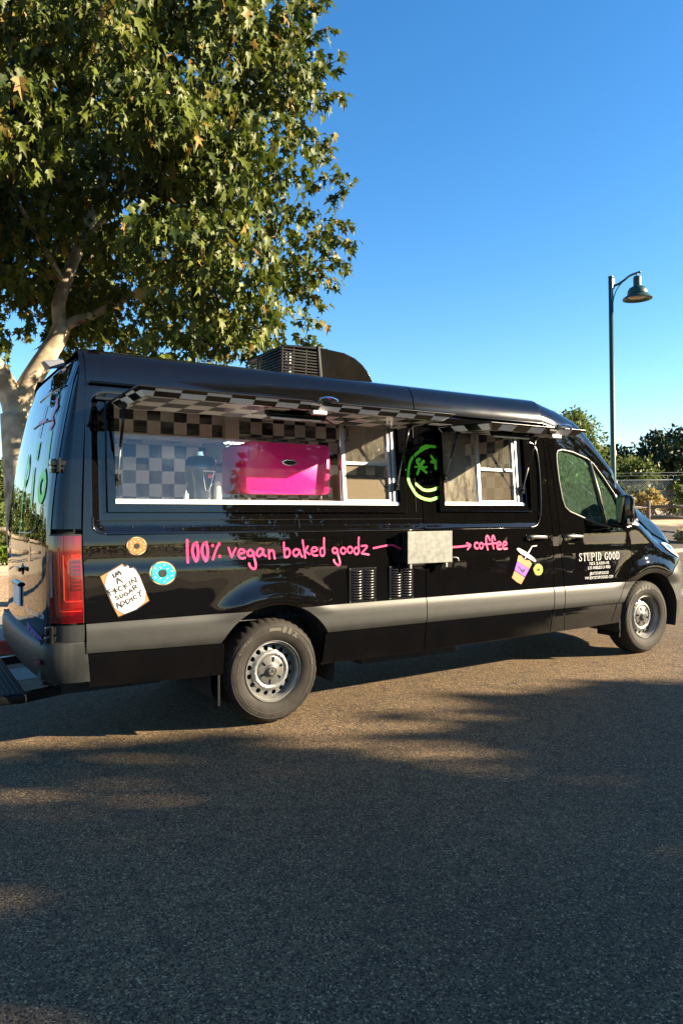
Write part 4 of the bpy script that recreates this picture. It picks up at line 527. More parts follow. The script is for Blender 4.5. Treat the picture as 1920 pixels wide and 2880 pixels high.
# tail light
RED=mat('red_lens',(.16,.002,.003),.08,coat=1,noise=.6,nscale=7)
REDD=mat('deep_red_lens',(.05,.001,.002),.12,coat=1); REDB=mat('bright_red_reflector',(.32,.012,.008),.2,coat=.6); ORL=mat('amber_red_lens',(.35,.03,.008),.15,coat=.6); CLR=mat('clear_lens',(.22,.14,.15),.08,coat=1)
tl=rear_sheet('tail_light',.22,4.9,.860,1.402,RED,.016,nz=10,nt=16)
def tls(name,t0,t1,z0,z1,m,off): 
    o=rear_sheet(name,t0,t1,z0,z1,m,off,nz=4,nt=8); o.parent=tl; return o
tls('lens_band',.35,1.6,1.26,1.285,REDB,.0185); tls('ribbed_lens',.4,1.75,1.06,1.25,REDD,.019); tls('reflector_strip',2.6,2.78,1.0,1.28,ORL,.019)
tls('reflector_strip',3.2,3.5,.93,1.33,REDB,.019); tls('clear_strip',4.3,4.75,1.02,1.30,CLR,.019); tls('lens_band',.4,2.6,.99,1.000,REDB,.019); tls('lens_band',.5,3.3,.93,.938,REDB,.019); tls('dark_base',.35,4.4,.868,.91,REDD,.0185)
for k in range(7): tls('rib',.45,1.7,1.075+.024*k,1.081+.024*k,RED,.021)
for tt,(z0,z1) in ((.18,(.855,1.407)),(4.93,(.855,1.407))): rear_sheet('tail_light_gasket',tt-.06,tt+.06,z0,z1,RUBBERK,.012,nz=6,nt=3)
rear_sheet('tail_light_gasket',.2,4.9,1.403,1.412,RUBBERK,.012,nz=1,nt=14)
rear_sheet('tail_light',.22,4.9,.860,1.402,RED,.016,nz=8,nt=14,mirror=True)
# rear bumper
def bump_rows(mirror,dz=0):
    rows=[]
    for z,o in ((.742,.004),(.735,.030),(.72,.040),(.69,.046),(.65,.048),(.60,.044),(.55,.034),(.51,.020),(.485,.006)):
        r=[]
        for k in range(37):
            t=lerp(0,12,k/36); x,y,_=rear_pt(t,.75,0,mirror)
            w=sstep(1.0,5.5,t); ang=sstep(1.5,6.5,t)*PI/2; oo=o*lerp(.15,1.0,w)
            sgn=-1 if not mirror else 1
            r.append((x-oo*math.sin(ang),y+sgn*oo*math.cos(ang),z))
        rows.append(r)
    return rows
for mir in (False,True): loft('rear_bumper',bump_rows(mir),CLAD,van,flip=mir)
rear_sheet('bumper_upper',.05,4.3,.742,.845,CLAD,.006,nz=3,nt=14); rear_sheet('bumper_upper',.05,4.3,.742,.845,CLAD,.006,nz=3,nt=14,mirror=True)
panel('bumper_side',[(-1.345,.486),(-1.306,.481),(-1.33,.735),(-1.352,.735)],[],CLAD,van,smap(-.003),.03,.02)
o=rear_sheet('bumper_reflector',5.2,6.6,.60,.635,RED,.066,nz=2,nt=8)
# door hinge, handle, plate, camera
hb=MB(); p=rear_pt(4.6,1.86,.0); hb.box((p[0]-.055,p[1]-.03,1.815),(p[0]+.03,p[1]+.03,1.835)); hb.box((p[0]-.06,p[1]-.032,1.84),(p[0]+.035,p[1]+.03,1.875)); hb.tube([(p[0]-.012,p[1]-.035,1.80),(p[0]-.012,p[1]-.035,1.89)],.013,8); hb.box((p[0]-.05,p[1]+.0,1.80),(p[0]-.02,p[1]+.08,1.885))
hb.build('door_hinge',SATIN,van,bevel=.004)
hb=MB(); p=rear_pt(4.6,.79,.0); hb.box((p[0]-.055,p[1]-.03,.745),(p[0]+.01,p[1]+.02,.775)); hb.tube([(p[0]-.02,p[1]-.035,.74),(p[0]-.02,p[1]-.035,.845)],.014,8); hb.box((p[0]-.05,p[1]-.03,.79),(p[0]+.01,p[1]+.03,.835)); hb.build('door_hinge',SATIN,van,bevel=.004)
p=rear_pt(11.3,1.15,.0); MB().sphere((p[0]+.005,p[1]-.06,p[2]),.05,12,(.4,1,1)).build('rear_door_handle',SATIN,van,True)
MB().bar((p[0]-.03,p[1]-.12,1.15),(p[0]-.03,p[1]+.0,1.15),.02,.03).build('rear_handle_bar',SATIN,van,bevel=.006)
p=rear_pt(12,.98,0); MB().box((p[0]-.018,.86,.88),(p[0]-.006,1.16,1.02)).build('number_plate',mat('plate_white',(.6,.6,.62),.4),van,bevel=.003)
MB().box((p[0]-.03,.84,1.02),(p[0]+.01,1.18,1.05)).build('plate_lamp_bar',SATIN,van,bevel=.02)
MB().hexa([(-1.42,.76,2.575),(-1.30,.76,2.60),(-1.30,.92,2.62),(-1.42,.92,2.585),(-1.46,.78,2.625),(-1.32,.80,2.655),(-1.32,.90,2.66),(-1.46,.90,2.635)]).build('reversing_camera',mat('grey_plastic',(.12,.125,.14),.45),van,bevel=.012)
# rear window trim lines
def rear_line(pts,r,m): MB().tube([rear_pt(t,z,.006) for t,z in pts],r,6).build('rear_window_trim',m,van,True)
rear_line([(12,1.405),(11,1.405),(10,1.407),(9.4,1.415),(8.6,1.45),(7.9,1.50)],.005,SATIN)
rear_line([(12,2.16),(11,2.168),(9.5,2.166),(8.2,2.15)],.006,mat('brown_rubber',(.10,.06,.04),.5))
rear_line([(12,2.36),(11,2.372),(9,2.375),(6.8,2.37)],.005,SATIN)
# green and pink drip letters on the rear door
LIME=mat('lime_vinyl',(.16,.66,.025),.35); PINK=mat('pink_vinyl',(.50,.027,.125),.35)
def rear_t(y):   # plan position from lateral distance
    for i in range(NK):
        if KP[i+1][1]>=y: return i+(y-KP[i][1])/(KP[i+1][1]-KP[i][1])
    return NK
def rput(y,z,dep): return rear_pt(min(12,rear_t(max(.0,y))),z,dep)
mb=MB()
def rstroke(pts,w,dep): ribbon(mb,smooth_path(pts),w,rput,dep)
LIME2=mat('bright_lime_vinyl',(.22,.80,.03),.4)
def rletter(m,*st):
    global mb
    mb=MB()
    for k,(pts,w) in enumerate(st): rstroke(pts,w,.010+.0004*k)
    mb.build('rear_lettering',m,van)
rletter(LIME2,([(.30,1.81),(.38,1.76),(.37,1.68),(.30,1.63),(.24,1.66),(.235,1.74),(.30,1.81)],.058)); rletter(LIME2,([(.65,1.84),(.61,1.72),(.575,1.61)],.048)); rletter(LIME2,([(.625,2.01),(.617,1.93)],.06))
rletter(LIME2,([(.97,1.95),(.99,1.87),(.94,1.75),(.87,1.81),(.90,1.89),(.97,1.95)],.052),([(.96,1.72),(.90,1.52),(.94,1.37)],.032)); rletter(LIME2,([(.31,2.08),(.28,1.95),(.255,1.86)],.026))
rletter(PINK,([(.36,2.30),(.30,2.25),(.38,2.19),(.30,2.13),(.37,2.10)],.034)); rletter(PINK,([(.66,2.28),(.68,2.08)],.034),([(.55,2.18),(.80,2.18)],.03))
mb=MB(); 
for i,ch in enumerate('EATSTUPIDGOOD.COM'):
    vs,fs=glyph(ch); k=.042
    mb.add([rput(.62-.028*i-x*k*.62,.875+y*k,.012) for x,y in vs],fs)
mb.build('rear_web_address',mat('white_vinyl',(.75,.75,.75),.4),van)
mb=MB(); 
for i in range(12): rstroke([(.60-.035*i,.80-.004*i),(.585-.035*i,.75+.02*(i%3)-.004*i)],.012,.010+.0003*i)
mb.build('rear_lettering',mat('purple_vinyl',(.16,.05,.55),.4),van)

# --- roof
RS=[(.105,2.39),(.107,2.42),(.112,2.45),(.121,2.49),(.135,2.53),(.157,2.565),(.19,2.60),(.235,2.619),(.28,2.63),(.34,2.645),(.40,2.655),(.6,2.685),(.8,2.70),(1.01,2.705)]
RSF=RS+[(WID-y,z) for y,z in reversed(RS[:-1])]
def roof(name,x0,x1,n):
    H=[(o,z) for z,o in ((2.39,0),(2.45,.007),(2.53,.03),(2.60,.085),(2.63,.175),(2.655,.295),(2.685,.495),(2.705,.905))]
    st=[lerp(x0,x1,i/n) for i in range(n+1)]
    if x0<-1: st=[-1.312,-1.26,-1.20,-1.1,-1.0,-.85,-.6]+st[2:]
    rows=[[(x,y,z if min(y,WID-y)<.27 else min(z,interp(x+1.487,H))) for y,z in RSF] for x in st]
    return loft(name,rows,ROOFP,van,flip=True)
roof('roof',-1.312,1.318,6); roof('roof',1.328,2.830,4)
rows=[[(x,y+(.02 if y<1.01 else -.02),z-.02) for y,z in RSF] for x in (-1.15,2.84)]
loft('roof_liner',rows,BLACKM,van,flip=True)
# drip rail
MB().tube([(-1.29,.088,2.385),(2.80,.088,2.385),(3.13,.085,2.332),(3.35,.083,2.266)],.010,8).build('drip_rail',SATIN,van,True)
# --- cab roof, windscreen, bonnet
SIL=[(2.83,2.63),(2.94,2.60),(3.15,2.555),(3.40,2.47),(3.55,2.36),(3.77,2.14),(4.07,1.87),(4.23,1.74),(4.43,1.585),(4.70,1.44),(5.02,1.27),(5.15,1.17)]
def upper(x,k):
    # k 0..1 from side edge to centre
    s=stop(x); y0=side_y(x,s); zs_=interp(x,SIL); ys=lerp(.30,.24,sstep(3.2,4.0,x))+ (max(0,x-4.72)**2*1.2)
    if x<3.0: ys=lerp(.28,.30,(x-2.83)/.2)
    cr=lerp(.075,.22,sstep(3.0,3.6,x))*(1-sstep(4.2,4.7,x))+.10*sstep(4.2,4.7,x)
    if k<.4:
        t=k/.4; a=t*PI/2; hb_=sstep(4.15,4.45,x)
        return (x,y0+(ys-y0)*lerp(1-math.cos(a),t,hb_),s+(zs_-s)*lerp(math.sin(a),1-(1-t)**1.5,hb_))
    t=(k-.4)/.6; y=lerp(ys,1.01,t); return (x,y,zs_+cr*(1-(1-t)**2))
def upper_sheet(name,x0,x1,k0,k1,m,nx=14,nk=14,both=True,off=0):
    ks=[lerp(k0,k1,i/nk) for i in range(nk+1)]
    for mir in (False,True):
        rows=[]
        for i in range(nx+1):
            x=lerp(x0,x1,i/nx); r=[]
            for k in ks:
                q=upper(x,k); r.append((q[0],WID-q[1] if mir else q[1],q[2]+off))
            rows.append(r)
        loft(name,rows,m,van,flip=not mir)
upper_sheet('cab_roof',2.840,3.46,0,1,ROOFP,16,20)
upper_sheet('cab_pillar',3.46,4.30,0,.47,PAINT,16,14)
upper_sheet('windscreen',3.47,4.30,.475,1,WSG,16,12)
upper_sheet('bonnet',4.31,5.15,0.03,1,PAINT,18,18)
# nose
def nose_rows(z0,z1,n,bul):
    rows=[]
    for i in range(n+1):
        z=lerp(z0,z1,i/n); r=[]
        for k in range(25):
            t=k/24; y=lerp(.02+side_y(5.15,z),WID-.02-side_y(5.15,z),t); s=(2*t-1)
            r.append((5.15+(.20+bul*math.sin(PI*i/n))*(1-abs(s)**2.6),y,z))
        rows.append(r)
    return rows
loft('front_bumper',nose_rows(.42,1.046,8,.05),CLAD,van); loft('grille',nose_rows(1.05,1.17,4,.0),BLACKM,van)
# bumper side
out=[(5.15,.42),(5.15,1.040),(5.0,1.040),(4.855,1.033),(4.705,.948)]+arc(*HF,.475,math.degrees(math.asin((.862-.455)/.475)),-4,16)+[(4.83,.42)]
panel('front_bumper_side',out,[],CLAD,van,smap(-.004),.03,.03)
# headlight
hl=panel('headlight',[(4.60,1.225),(4.72,1.222),(4.90,1.165),(5.07,1.095),(5.08,1.055),(4.95,1.050),(4.84,1.065),(4.72,1.115),(4.64,1.165)],[],mat('headlight_lens',(.62,.66,.70),.06,.35,coat=1),van,smap(-.012),.025,.02)
panel('indicator_lens',[(4.78,1.150),(4.86,1.145),(4.97,1.085),(4.95,1.066),(4.86,1.080)],[],mat('amber_lens',(.85,.30,.04),.12,coat=1),hl,smap(-.017),.025,.006)
# headlight reflectors
panel('reflector',[(4.66,1.200),(4.73,1.200),(4.78,1.165),(4.72,1.150)],[],CHROME,hl,smap(-.016),.02,.004)
# --- underside, floor, wheel housings
UN=mat('underbody_black',(.012,.012,.012),.8)
mb=MB()
for a,b in (((-1.58,.12,.50),(-.55,1.90,.74)),((-.55,.42,.42),(.55,1.60,.74)),((.52,.10,.42),(3.78,1.92,.70)),((3.78,.42,.42),(4.88,1.60,1.2)),((4.88,.25,.42),(5.15,1.77,.95))): mb.box(a,b)
mb.build('underbody',UN,van)
mb=MB(); mb.tube([(-1.5,.55,.42),(-.5,.55,.42),(.6,.55,.40)],.05,8); mb.box((-1.45,.35,.34),(-.75,.75,.46)); mb.box((.9,.25,.30),(1.9,.6,.42)); mb.build('chassis_rail',UN,van)
for cx,cz,r in ((HR[0],HR[1],.50),(HF[0],HF[1],.475)):
    for mir in (0,1):
        ys=(.02,.40) if not mir else (WID-.02,WID-.40)
        rows=[[(cx+r*math.cos(R(a)),y,cz+r*math.sin(R(a))) for a in range(-15,196,10)] for y in (ys[0],lerp(*ys,.5),ys[1])]
        loft('wheel_housing',rows,UN,van)
        pts=arc(cx,cz,r,-15,195,22); n=len(pts)
        mesh_obj('wheel_housing_wall',[(x,ys[1],z) for x,z in pts],[tuple(range(n))],UN,van)
FLAP=mat('mudflap_rubber',(.005,.005,.005),.7,spec=.2)
rbox('mudflap',(-.445,.03,.196),(-.425,.34,.625),FLAP,van,.004); rbox('mudflap',(3.865,.03,.286),(3.885,.30,.64),FLAP,van,.004)
# rear step and its arm
mb=MB(); mb.box((-1.88,.22,.345),(-1.64,1.70,.405)); st=mb.build('rear_step',BLACKM,van,bevel=.015)
for i in range(7): rbox('tread_rib',(-1.865+.03*i,.25,.404),(-1.853+.03*i,1.67,.409),BLACKM,st,.002)
for a_,b_ in (((-1.70,.30,.36),(-1.25,.42,.375)),((-1.25,.42,.375),(-.6,.42,.40)),((-1.70,1.6,.36),(-1.25,1.6,.38))): MB().bar(a_,b_,.05,.065).build('step_arm',SATIN,van,bevel=.006)
MB().sphere((-1.33,.385,.42),.014,8).build('step_bolt',CHROME,van,True)
rbox('tow_bracket',(-1.45,.45,.32),(-1.28,.62,.46),mat('pale_grey_steel',(.35,.36,.40),.5),van,.01)
# --- serving hatch frames and glazing
def fy(z): return interp(z,PROF)+.012
def frame(name,w,inn,m):
    # mitred black frame standing 12 mm proud of the side
    x0,z0,x1,z1=w; i0,j0,i1,j1=inn
    O=[(x0,z0),(x1,z0),(x1,z1),(x0,z1)]; I=[(i0,j0),(i1,j0),(i1,j1),(i0,j1)]
    mb=MB()
    for k in range(4):
        l=(k+1)%4; q=[]
        for yy in (.03,-.016):
            for (x,z) in (O[k],O[l],I[l],I[k]): q.append((x,fy(z)+yy,z))
        mb.hexa(q)
    return mb.build(name,m,van,bevel=.003)
WFR=mat('black_window_frame',(.012,.012,.013),.30,coat=.5)
def serving_window(w,inn,mull,stile,bar_z,dirty):
    fr=frame('window_frame',(w[0]-.006,w[1]-.006,w[2]+.006,w[3]+.006),inn,PAINT)
    x0,z0,x1,z1=inn
    # sill rail, bright aluminium channel
    def yy(z): return fy(z)+.012
    mb=MB(); mb.hexa([(x0,yy(z0)-.012,z0),(x1,yy(z0)-.012,z0),(x1,yy(z0)+.07,z0),(x0,yy(z0)+.07,z0),(x0,yy(z0)-.006,z0+.026),(x1,yy(z0)-.006,z0+.026),(x1,yy(z0)+.07,z0+.034),(x0,yy(z0)+.07,z0+.034)])
    mb.build('window_rail',WHITE,fr,bevel=.003)
    def vbar(xa,xb,d0,d1,m,name,za=z0+.02,zb=z1,par=fr):
        mb=MB(); q=[]
        for z in (za,zb): q+=[(xa,yy(z)+d0,z),(xb,yy(z)+d0,z),(xb,yy(z)+d1,z),(xa,yy(z)+d1,z)]
        mb.hexa(q); return mb.build(name,m,par,bevel=.002)
    vbar(mull-.020,mull+.012,.0,.03,ALU,'mullion'); vbar(mull-.030,mull-.022,.01,.03,WHITE,'mullion_seal',z0+.02,lerp(z0,z1,.42))
    for a,b,d in ((stile,stile+.018,.0),(stile+.024,stile+.034,.012),(stile+.04,stile+.058,.0),(stile+.062,x1,.014)): vbar(a,b,d,.035,ALU,'jamb_rail')
    vbar(x0,x0+.008,.004,.03,ALU,'jamb_rail')
    def hbar(za,zb,xa,xb,name): 
        mb=MB(); mb.hexa([(xa,yy(za)+.0,za),(xb,yy(za)+.0,za),(xb,yy(za)+.025,za),(xa,yy(za)+.025,za),(xa,yy(zb)+.0,zb),(xb,yy(zb)+.0,zb),(xb,yy(zb)+.025,zb),(xa,yy(zb)+.025,zb)]); return mb.build(name,ALU,fr,bevel=.002)
    hbar(bar_z-.012,bar_z+.012,mull+.012,stile,'cross_bar'); hbar(z0+.03,z0+.045,mull+.012,stile,'cross_bar')
    def pane(xa,xb,za,zb,d,m,name): return mesh_obj(name,[(xa,yy(za)+d,za),(xb,yy(za)+d,za),(xb,yy(zb)+d,zb),(xa,yy(zb)+d,zb)],[(0,1,2,3)],m,fr)
    pane(x0+.008,mull-.02,z0+.03,z1,.014,dirty[0],'window_pane'); pane(mull+.012,stile,bar_z+.012,z1,.016,dirty[1],'window_pane')
    # insect screen with rounded top corners
    SCR=dirty[2]
    P=[(mull+.016,z0+.046),(stile-.004,z0+.046)]+arc(stile-.034,bar_z-.045,.03,0,90,5)+arc(mull+.046,bar_z-.045,.03,90,180,5)
    panel('insect_screen',P,[],SCR,fr,lambda u,v:(u,yy(v)+.02,v),.1,0)
    return fr
def screen_mat(name,col,a):
    m,t,b=new_mat(name); out=t.nodes['Material Output']; b.inputs['Base Color'].default_value=(*col,1); b.inputs['Roughness'].default_value=.8
    tr=N(t,'ShaderNodeBsdfTransparent'); mx=N(t,'ShaderNodeMixShader')
    tc=N(t,'ShaderNodeTexCoord'); n=N(t,'ShaderNodeTexNoise'); n.inputs['Scale'].default_value=260; t.links.new(tc.outputs['Object'],n.inputs['Vector'])
    mr=N(t,'ShaderNodeMapRange'); mr.inputs[1].default_value=.3; mr.inputs[2].default_value=.7; mr.inputs[3].default_value=a-.15; mr.inputs[4].default_value=a+.15
    t.links.new(n.outputs['Fac'],mr.inputs[0]); t.links.new(mr.outputs[0],mx.inputs[0]); t.links.new(tr.outputs[0],mx.inputs[1]); t.links.new(b.outputs[0],mx.inputs[2]); t.links.new(mx.outputs[0],out.inputs[0]); MATS[name]=m; return m
SC1=screen_mat('insect_screen_mesh',(.14,.105,.06),.62); SC2=screen_mat('fine_insect_screen_mesh',(.14,.105,.06),.30)
serving_window(BW,(-1.141,1.605,1.135,2.250),.625,1.043,1.935,(GLASS,glass_mat('streaky_glass',(.9,.92,.9),.10),SC1))
serving_window(SW,(1.598,1.609,2.560,2.250),2.025,2.438,1.930,(GLASSD,glass_mat('very_dusty_glass',(.85,.87,.85),.08),SC2))
# seams and rivets on the added panels
def seam(x0,z0,x1,z1,w=.005):
    MB().hexa([(x0-w*(x0==x1)/2,side_y(x0,z0)-.0035,z0-w*(z0==z1)/2),(x1+w*(x0==x1)/2,side_y(x1,z0)-.0035,z0-w*(z0==z1)/2),(x1+w*(x0==x1)/2,side_y(x1,z0)+.006,z0-w*(z0==z1)/2),(x0-w*(x0==x1)/2,side_y(x0,z0)+.006,z0-w*(z0==z1)/2),
      (x0-w*(x0==x1)/2,side_y(x0,z1)-.0035,z1+w*(z0==z1)/2),(x1+w*(x0==x1)/2,side_y(x1,z1)-.0035,z1+w*(z0==z1)/2),(x1+w*(x0==x1)/2,side_y(x1,z1)+.006,z1+w*(z0==z1)/2),(x0-w*(x0==x1)/2,side_y(x0,z1)+.006,z1+w*(z0==z1)/2)]).build('panel_seam',SATIN,van)
seam(-1.26,1.496,1.36,1.496); seam(1.30,1.55,1.30,2.34); seam(.20,1.43,.20,1.494)
MB().tube([(x,side_y(x,1.405)-.001,1.405) for x in (-1.2,-.6,0,.6,1.2,1.36)],.004,6).build('panel_lip',SATIN,van,True)
MB().tube([(x,side_y(x,1.405)-.001,1.405) for x in (1.38,1.8,2.2,2.64)],.004,6).build('panel_lip',SATIN,van,True)
# dark gasket round the right end of the window recess
gp=[(2.60,1.412),(2.66,1.420),(2.705,1.45),(2.735,1.51),(2.75,1.62),(2.757,1.80),(2.757,1.95),(2.748,2.08),(2.73,2.15),(2.70,2.185),(2.65,2.20)]
MB().tube([(x,side_y(x,z)-.003,z) for x,z in smooth_path(gp,6)],.009,8).build('recess_gasket',SATIN,van,True)
gp=[(-1.21,1.412),(-1.262,1.425),(-1.285,1.462),(-1.284,1.52)]
MB().tube([(x,side_y(x,z)-.004,z) for x,z in smooth_path(gp,6)],.005,8).build('recess_gasket',SATIN,van,True)
mb=MB()
for i in range(13): x=-1.24+i*.205; mb.sphere((x,side_y(x,1.452)-.001,1.452),.007,6,(1,.5,1))
mb.sphere((1.33,side_y(1.33,1.452)-.001,1.452),.008,6); mb.sphere((-.30,side_y(-.3,1.36)-.001,1.36),.008,6)
mb.build('rivets',SATIN,van,True)

# --- awnings
CHKA=checker_mat('awning_checker',0,1,.16,(0.02,.02),c2=(.62,.60,.56)); CHKE=checker_mat('awning_edge_checker',0,2,.16,(0.02,.06),c2=(.75,.75,.75)); CHKS=checker_mat('awning_side_checker',1,2,.16,(.02,.06),c2=(.85,.85,.83))
def awning(x0,x1,yo,zo,zh,hx,bar0,bar1,struts):
    yh=.075; t=.040
    def zt(y): return lerp(zh,zo,(y-yh)/(yo-yh))
    # top skin (slightly overhanging), under sheet, checkered rims
    mb=MB(); mb.hexa([(x0-.012,yh,zh),(x1+.012,yh,zh),(x1+.012,yo-.012,zo),(x0-.012,yo-.012,zo),(x0-.012,yh,zh+.010),(x1+.012,yh,zh+.010),(x1+.012,yo-.012,zo+.010),(x0-.012,yo-.012,zo+.010)])
    aw=mb.build('awning',SATIN,van,bevel=.003)
    mesh_obj('awning_lining',[(x0+.045,yh,zh-.034),(x1-.045,yh,zh-.034),(x1-.045,yo+.055,zo-.034),(x0+.045,yo+.055,zo-.034)],[(0,1,2,3)],CHKA,aw)
    MB().hexa([(x0+.05,yo+.055,zo-t),(x1-.05,yo+.055,zo-t),(x1-.05,yo+.065,zo-t),(x0+.05,yo+.065,zo-t),(x0,yo,zo-.001),(x1,yo,zo-.001),(x1,yo+.03,zo-.001),(x0,yo+.03,zo-.001)]).build('awning_rim',CHKE,aw)
    for xa,sg in ((x0,1),(x1,-1)):
        q=[(xa+.05*sg,yh,zh-t),(xa+.06*sg,yh,zh-t),(xa+.06*sg,yo+.056,zo-t),(xa+.05*sg,yo+.056,zo-t),(xa,yh,zh-.001),(xa+.03*sg,yh,zh-.001),(xa+.03*sg,yo+.001,zo-.001),(xa,yo+.001,zo-.001)]
        MB().hexa(q).build('awning_rim',CHKS,aw)
    # hinge strip on the body
    MB().box((x0-.10,.070,zh+.012),(x1+.02,.105,zh+.034)).build('awning_hinge',SATIN,aw,bevel=.003)
    # chrome latch
    mb=MB(); mb.box((hx-.05,yo-.030,zo-.012),(hx-.015,yo-.012,zo+.03)); mb.tube(smooth_path([(hx-.03,yo-.03,zo+.022),(hx+.02,yo-.045,zo+.032),(hx+.08,yo-.045,zo+.022),(hx+.095,yo-.035,zo+.004)],4),.009,8); mb.build('latch_handle',CHROME,aw,True,auto=40)
    MB().box((hx-.06,yo+.02,zo-.075),(hx+.05,yo+.06,zo-.045)).build('latch_catch',ALU,aw,bevel=.006)
    # light bar
    yb=bar0[1]; MB().tube([bar0,bar1],.022,10).build('light_bar',SATIN,aw,True,auto=50)
    MB().box((bar0[0]+.03,yb-.012,bar0[2]-.030),(bar1[0]-.03,yb+.012,bar1[2]-.021)).build('light_diffuser',WHITE,aw)
    for b in (bar0,bar1): MB().box((b[0]-.012,b[1]-.02,b[2]),(b[0]+.012,b[1]+.02,zt(b[1])-.023)).build('light_bracket',SATIN,aw)
    for xs,zb in struts:
        yt=-.12; top=(xs,yt,zt(yt)-.05); bot=(xs,fy(zb)-.02,zb)
        mid=tuple(lerp(top[i],bot[i],.55) for i in range(3))
        so_=MB().tube([top,mid],.010,8).build('gas_strut',SATIN,aw,True)
        MB().tube([mid,bot],.0045,6).build('strut_rod',STEEL,so_,True)
        MB().box((xs-.012,bot[1]-.004,zb-.035),(xs+.022,bot[1]+.022,zb+.035)).sphere((xs,bot[1]-.005,zb),.012,8).build('strut_mount',SATIN,so_,True,auto=40)
        MB().sphere(top,.016,8).box((xs-.014,yt-.015,top[2]-.008),(xs+.014,yt+.015,zt(yt)-.023)).build('strut_mount',SATIN,so_,True,auto=40)
    return aw
awning(-1.16,1.19,-.547,2.275,2.262,.06,(-.226,-.30,2.215),(.216,-.30,2.215),((-1.128,1.762),(1.10,1.763)))
awning(1.545,2.600,-.580,2.236,2.268,2.30,(1.771,-.35,2.194),(2.214,-.35,2.194),((1.605,1.834),(2.515,1.754)))
# cable hanging under the long awning
MB().tube(smooth_path([(.22,-.30,2.21),(.30,-.28,2.18),(.40,-.2,2.19),(.55,-.1,2.24)],5),.006,6).build('lamp_cable',mat('dark_red_cable',(.10,.01,.012),.5),van,True)

# --- interior
CREAM=mat('cream_wall',(.62,.58,.50),.6); CHKW=checker_mat('wall_checker',0,2,.120,(.04,.03),c2=(.74,.73,.69)); CHKC=checker_mat('cabinet_checker',0,2,.118,(.07,.055),c2=(.60,.57,.50)); CHKP=checker_mat('partition_checker',1,2,.115,(.03,.075),c2=(.58,.55,.48))
def quad(name,p,m,parent=van): return mesh_obj(name,p,[(0,1,2,3)],m,parent)
quad('interior_far_wall',[(-1.30,1.90,.7),(2.7,1.90,.7),(2.7,1.90,2.55),(-1.30,1.90,2.55)],CHKW)
quad('ceiling',[(-1.30,.14,2.50),(2.7,.14,2.50),(2.7,1.92,2.50),(-1.30,1.92,2.50)],CREAM)
quad('interior_floor',[(-1.30,.14,.76),(2.7,.14,.76),(2.7,1.92,.76),(-1.30,1.92,.76)],mat('grey_floor',(.15,.15,.15),.6))
quad('interior_rear_wall',[(-1.30,.14,.76),(-1.30,1.9,.76),(-1.29,1.9,2.5),(-1.29,.14,2.5)],CREAM)
quad('partition',[(2.68,.13,.76),(2.68,1.0,.76),(2.68,1.0,2.5),(2.68,.13,2.5)],CHKP)
quad('partition',[(2.69,.13,.76),(2.69,1.9,.76),(2.69,1.9,2.5),(2.69,.13,2.5)],mat('brown_partition',(.10,.08,.06),.5))
ob=rbox('overhead_cabinet',(-1.28,1.46,2.228),(.18,1.89,2.495),CHKC,van,.002)
rbox('cabinet_rail',(-1.28,1.44,2.172),(.18,1.89,2.226),CREAM,ob,.003)
for i in range(3): 
    x=-.66+i*.34; MB().box((x,1.50,2.150),(x+.12,1.56,2.171)).build('under_cabinet_lamp',STEEL,ob,bevel=.004)
rbox('cabinet_end_panel',(.185,1.40,2.02),(.32,1.89,2.495),CREAM,van,.003)
rbox('overhead_cabinet',(.33,1.72,2.285),(1.70,1.89,2.495),checker_mat('cabinet_checker_small',0,2,.121,(.0,.09),c2=(.60,.57,.50)),van,.002)
rbox('ceiling_duct',(1.72,1.45,2.05),(2.2,1.89,2.495),CREAM,van,.003)
quad('far_window_pane',[(.52,1.885,2.19),(1.28,1.885,2.19),(1.28,1.885,2.27),(.52,1.885,2.27)],mat('pale_blue_panel',(.35,.45,.52),.2))
rbox('counter',(-1.28,.16,1.50),(.56,.78,1.632),mat('counter_steel',(.62,.62,.60),.35,.2),van,.004)
rbox('back_counter',(-1.28,1.05,1.50),(1.7,1.89,1.640),MATS['counter_steel'],van,.004)
rbox('cupboard',(.72,.30,.80),(1.10,.42,1.86),mat('dark_brown_panel',(.035,.012,.01),.4),van,.003)
rbox('cupboard',(1.46,.9,.8),(2.2,1.88,1.70),CREAM,van,.003)
MB().box((.0,.92,2.135),(.40,1.06,2.160)).build('led_panel',mat('led_panel_white',(.8,.8,.76),.3),van,bevel=.003)
mb=MB()
for i in range(9):
    for j in range(2): mb.sphere((.025+i*.044,.95+j*.06,2.134),.013,6,(1,1,.4))
LED=mat('led_glow',(.9,.9,.86),.3); LED.node_tree.nodes['Principled BSDF'].inputs['Emission Color'].default_value=(1,.97,.88,1); LED.node_tree.nodes['Principled BSDF'].inputs['Emission Strength'].default_value=11
mb.build('led_lens',LED,van,True)
MB().box((1.75,.9,2.10),(2.10,1.04,2.125)).build('led_panel',MATS['led_panel_white'],van,bevel=.003)
mb=MB()
for i in range(8):
    for j in range(2): mb.sphere((1.775+i*.043,.93+j*.06,2.099),.013,6,(1,1,.4))
mb.build('led_lens',LED,van,True)
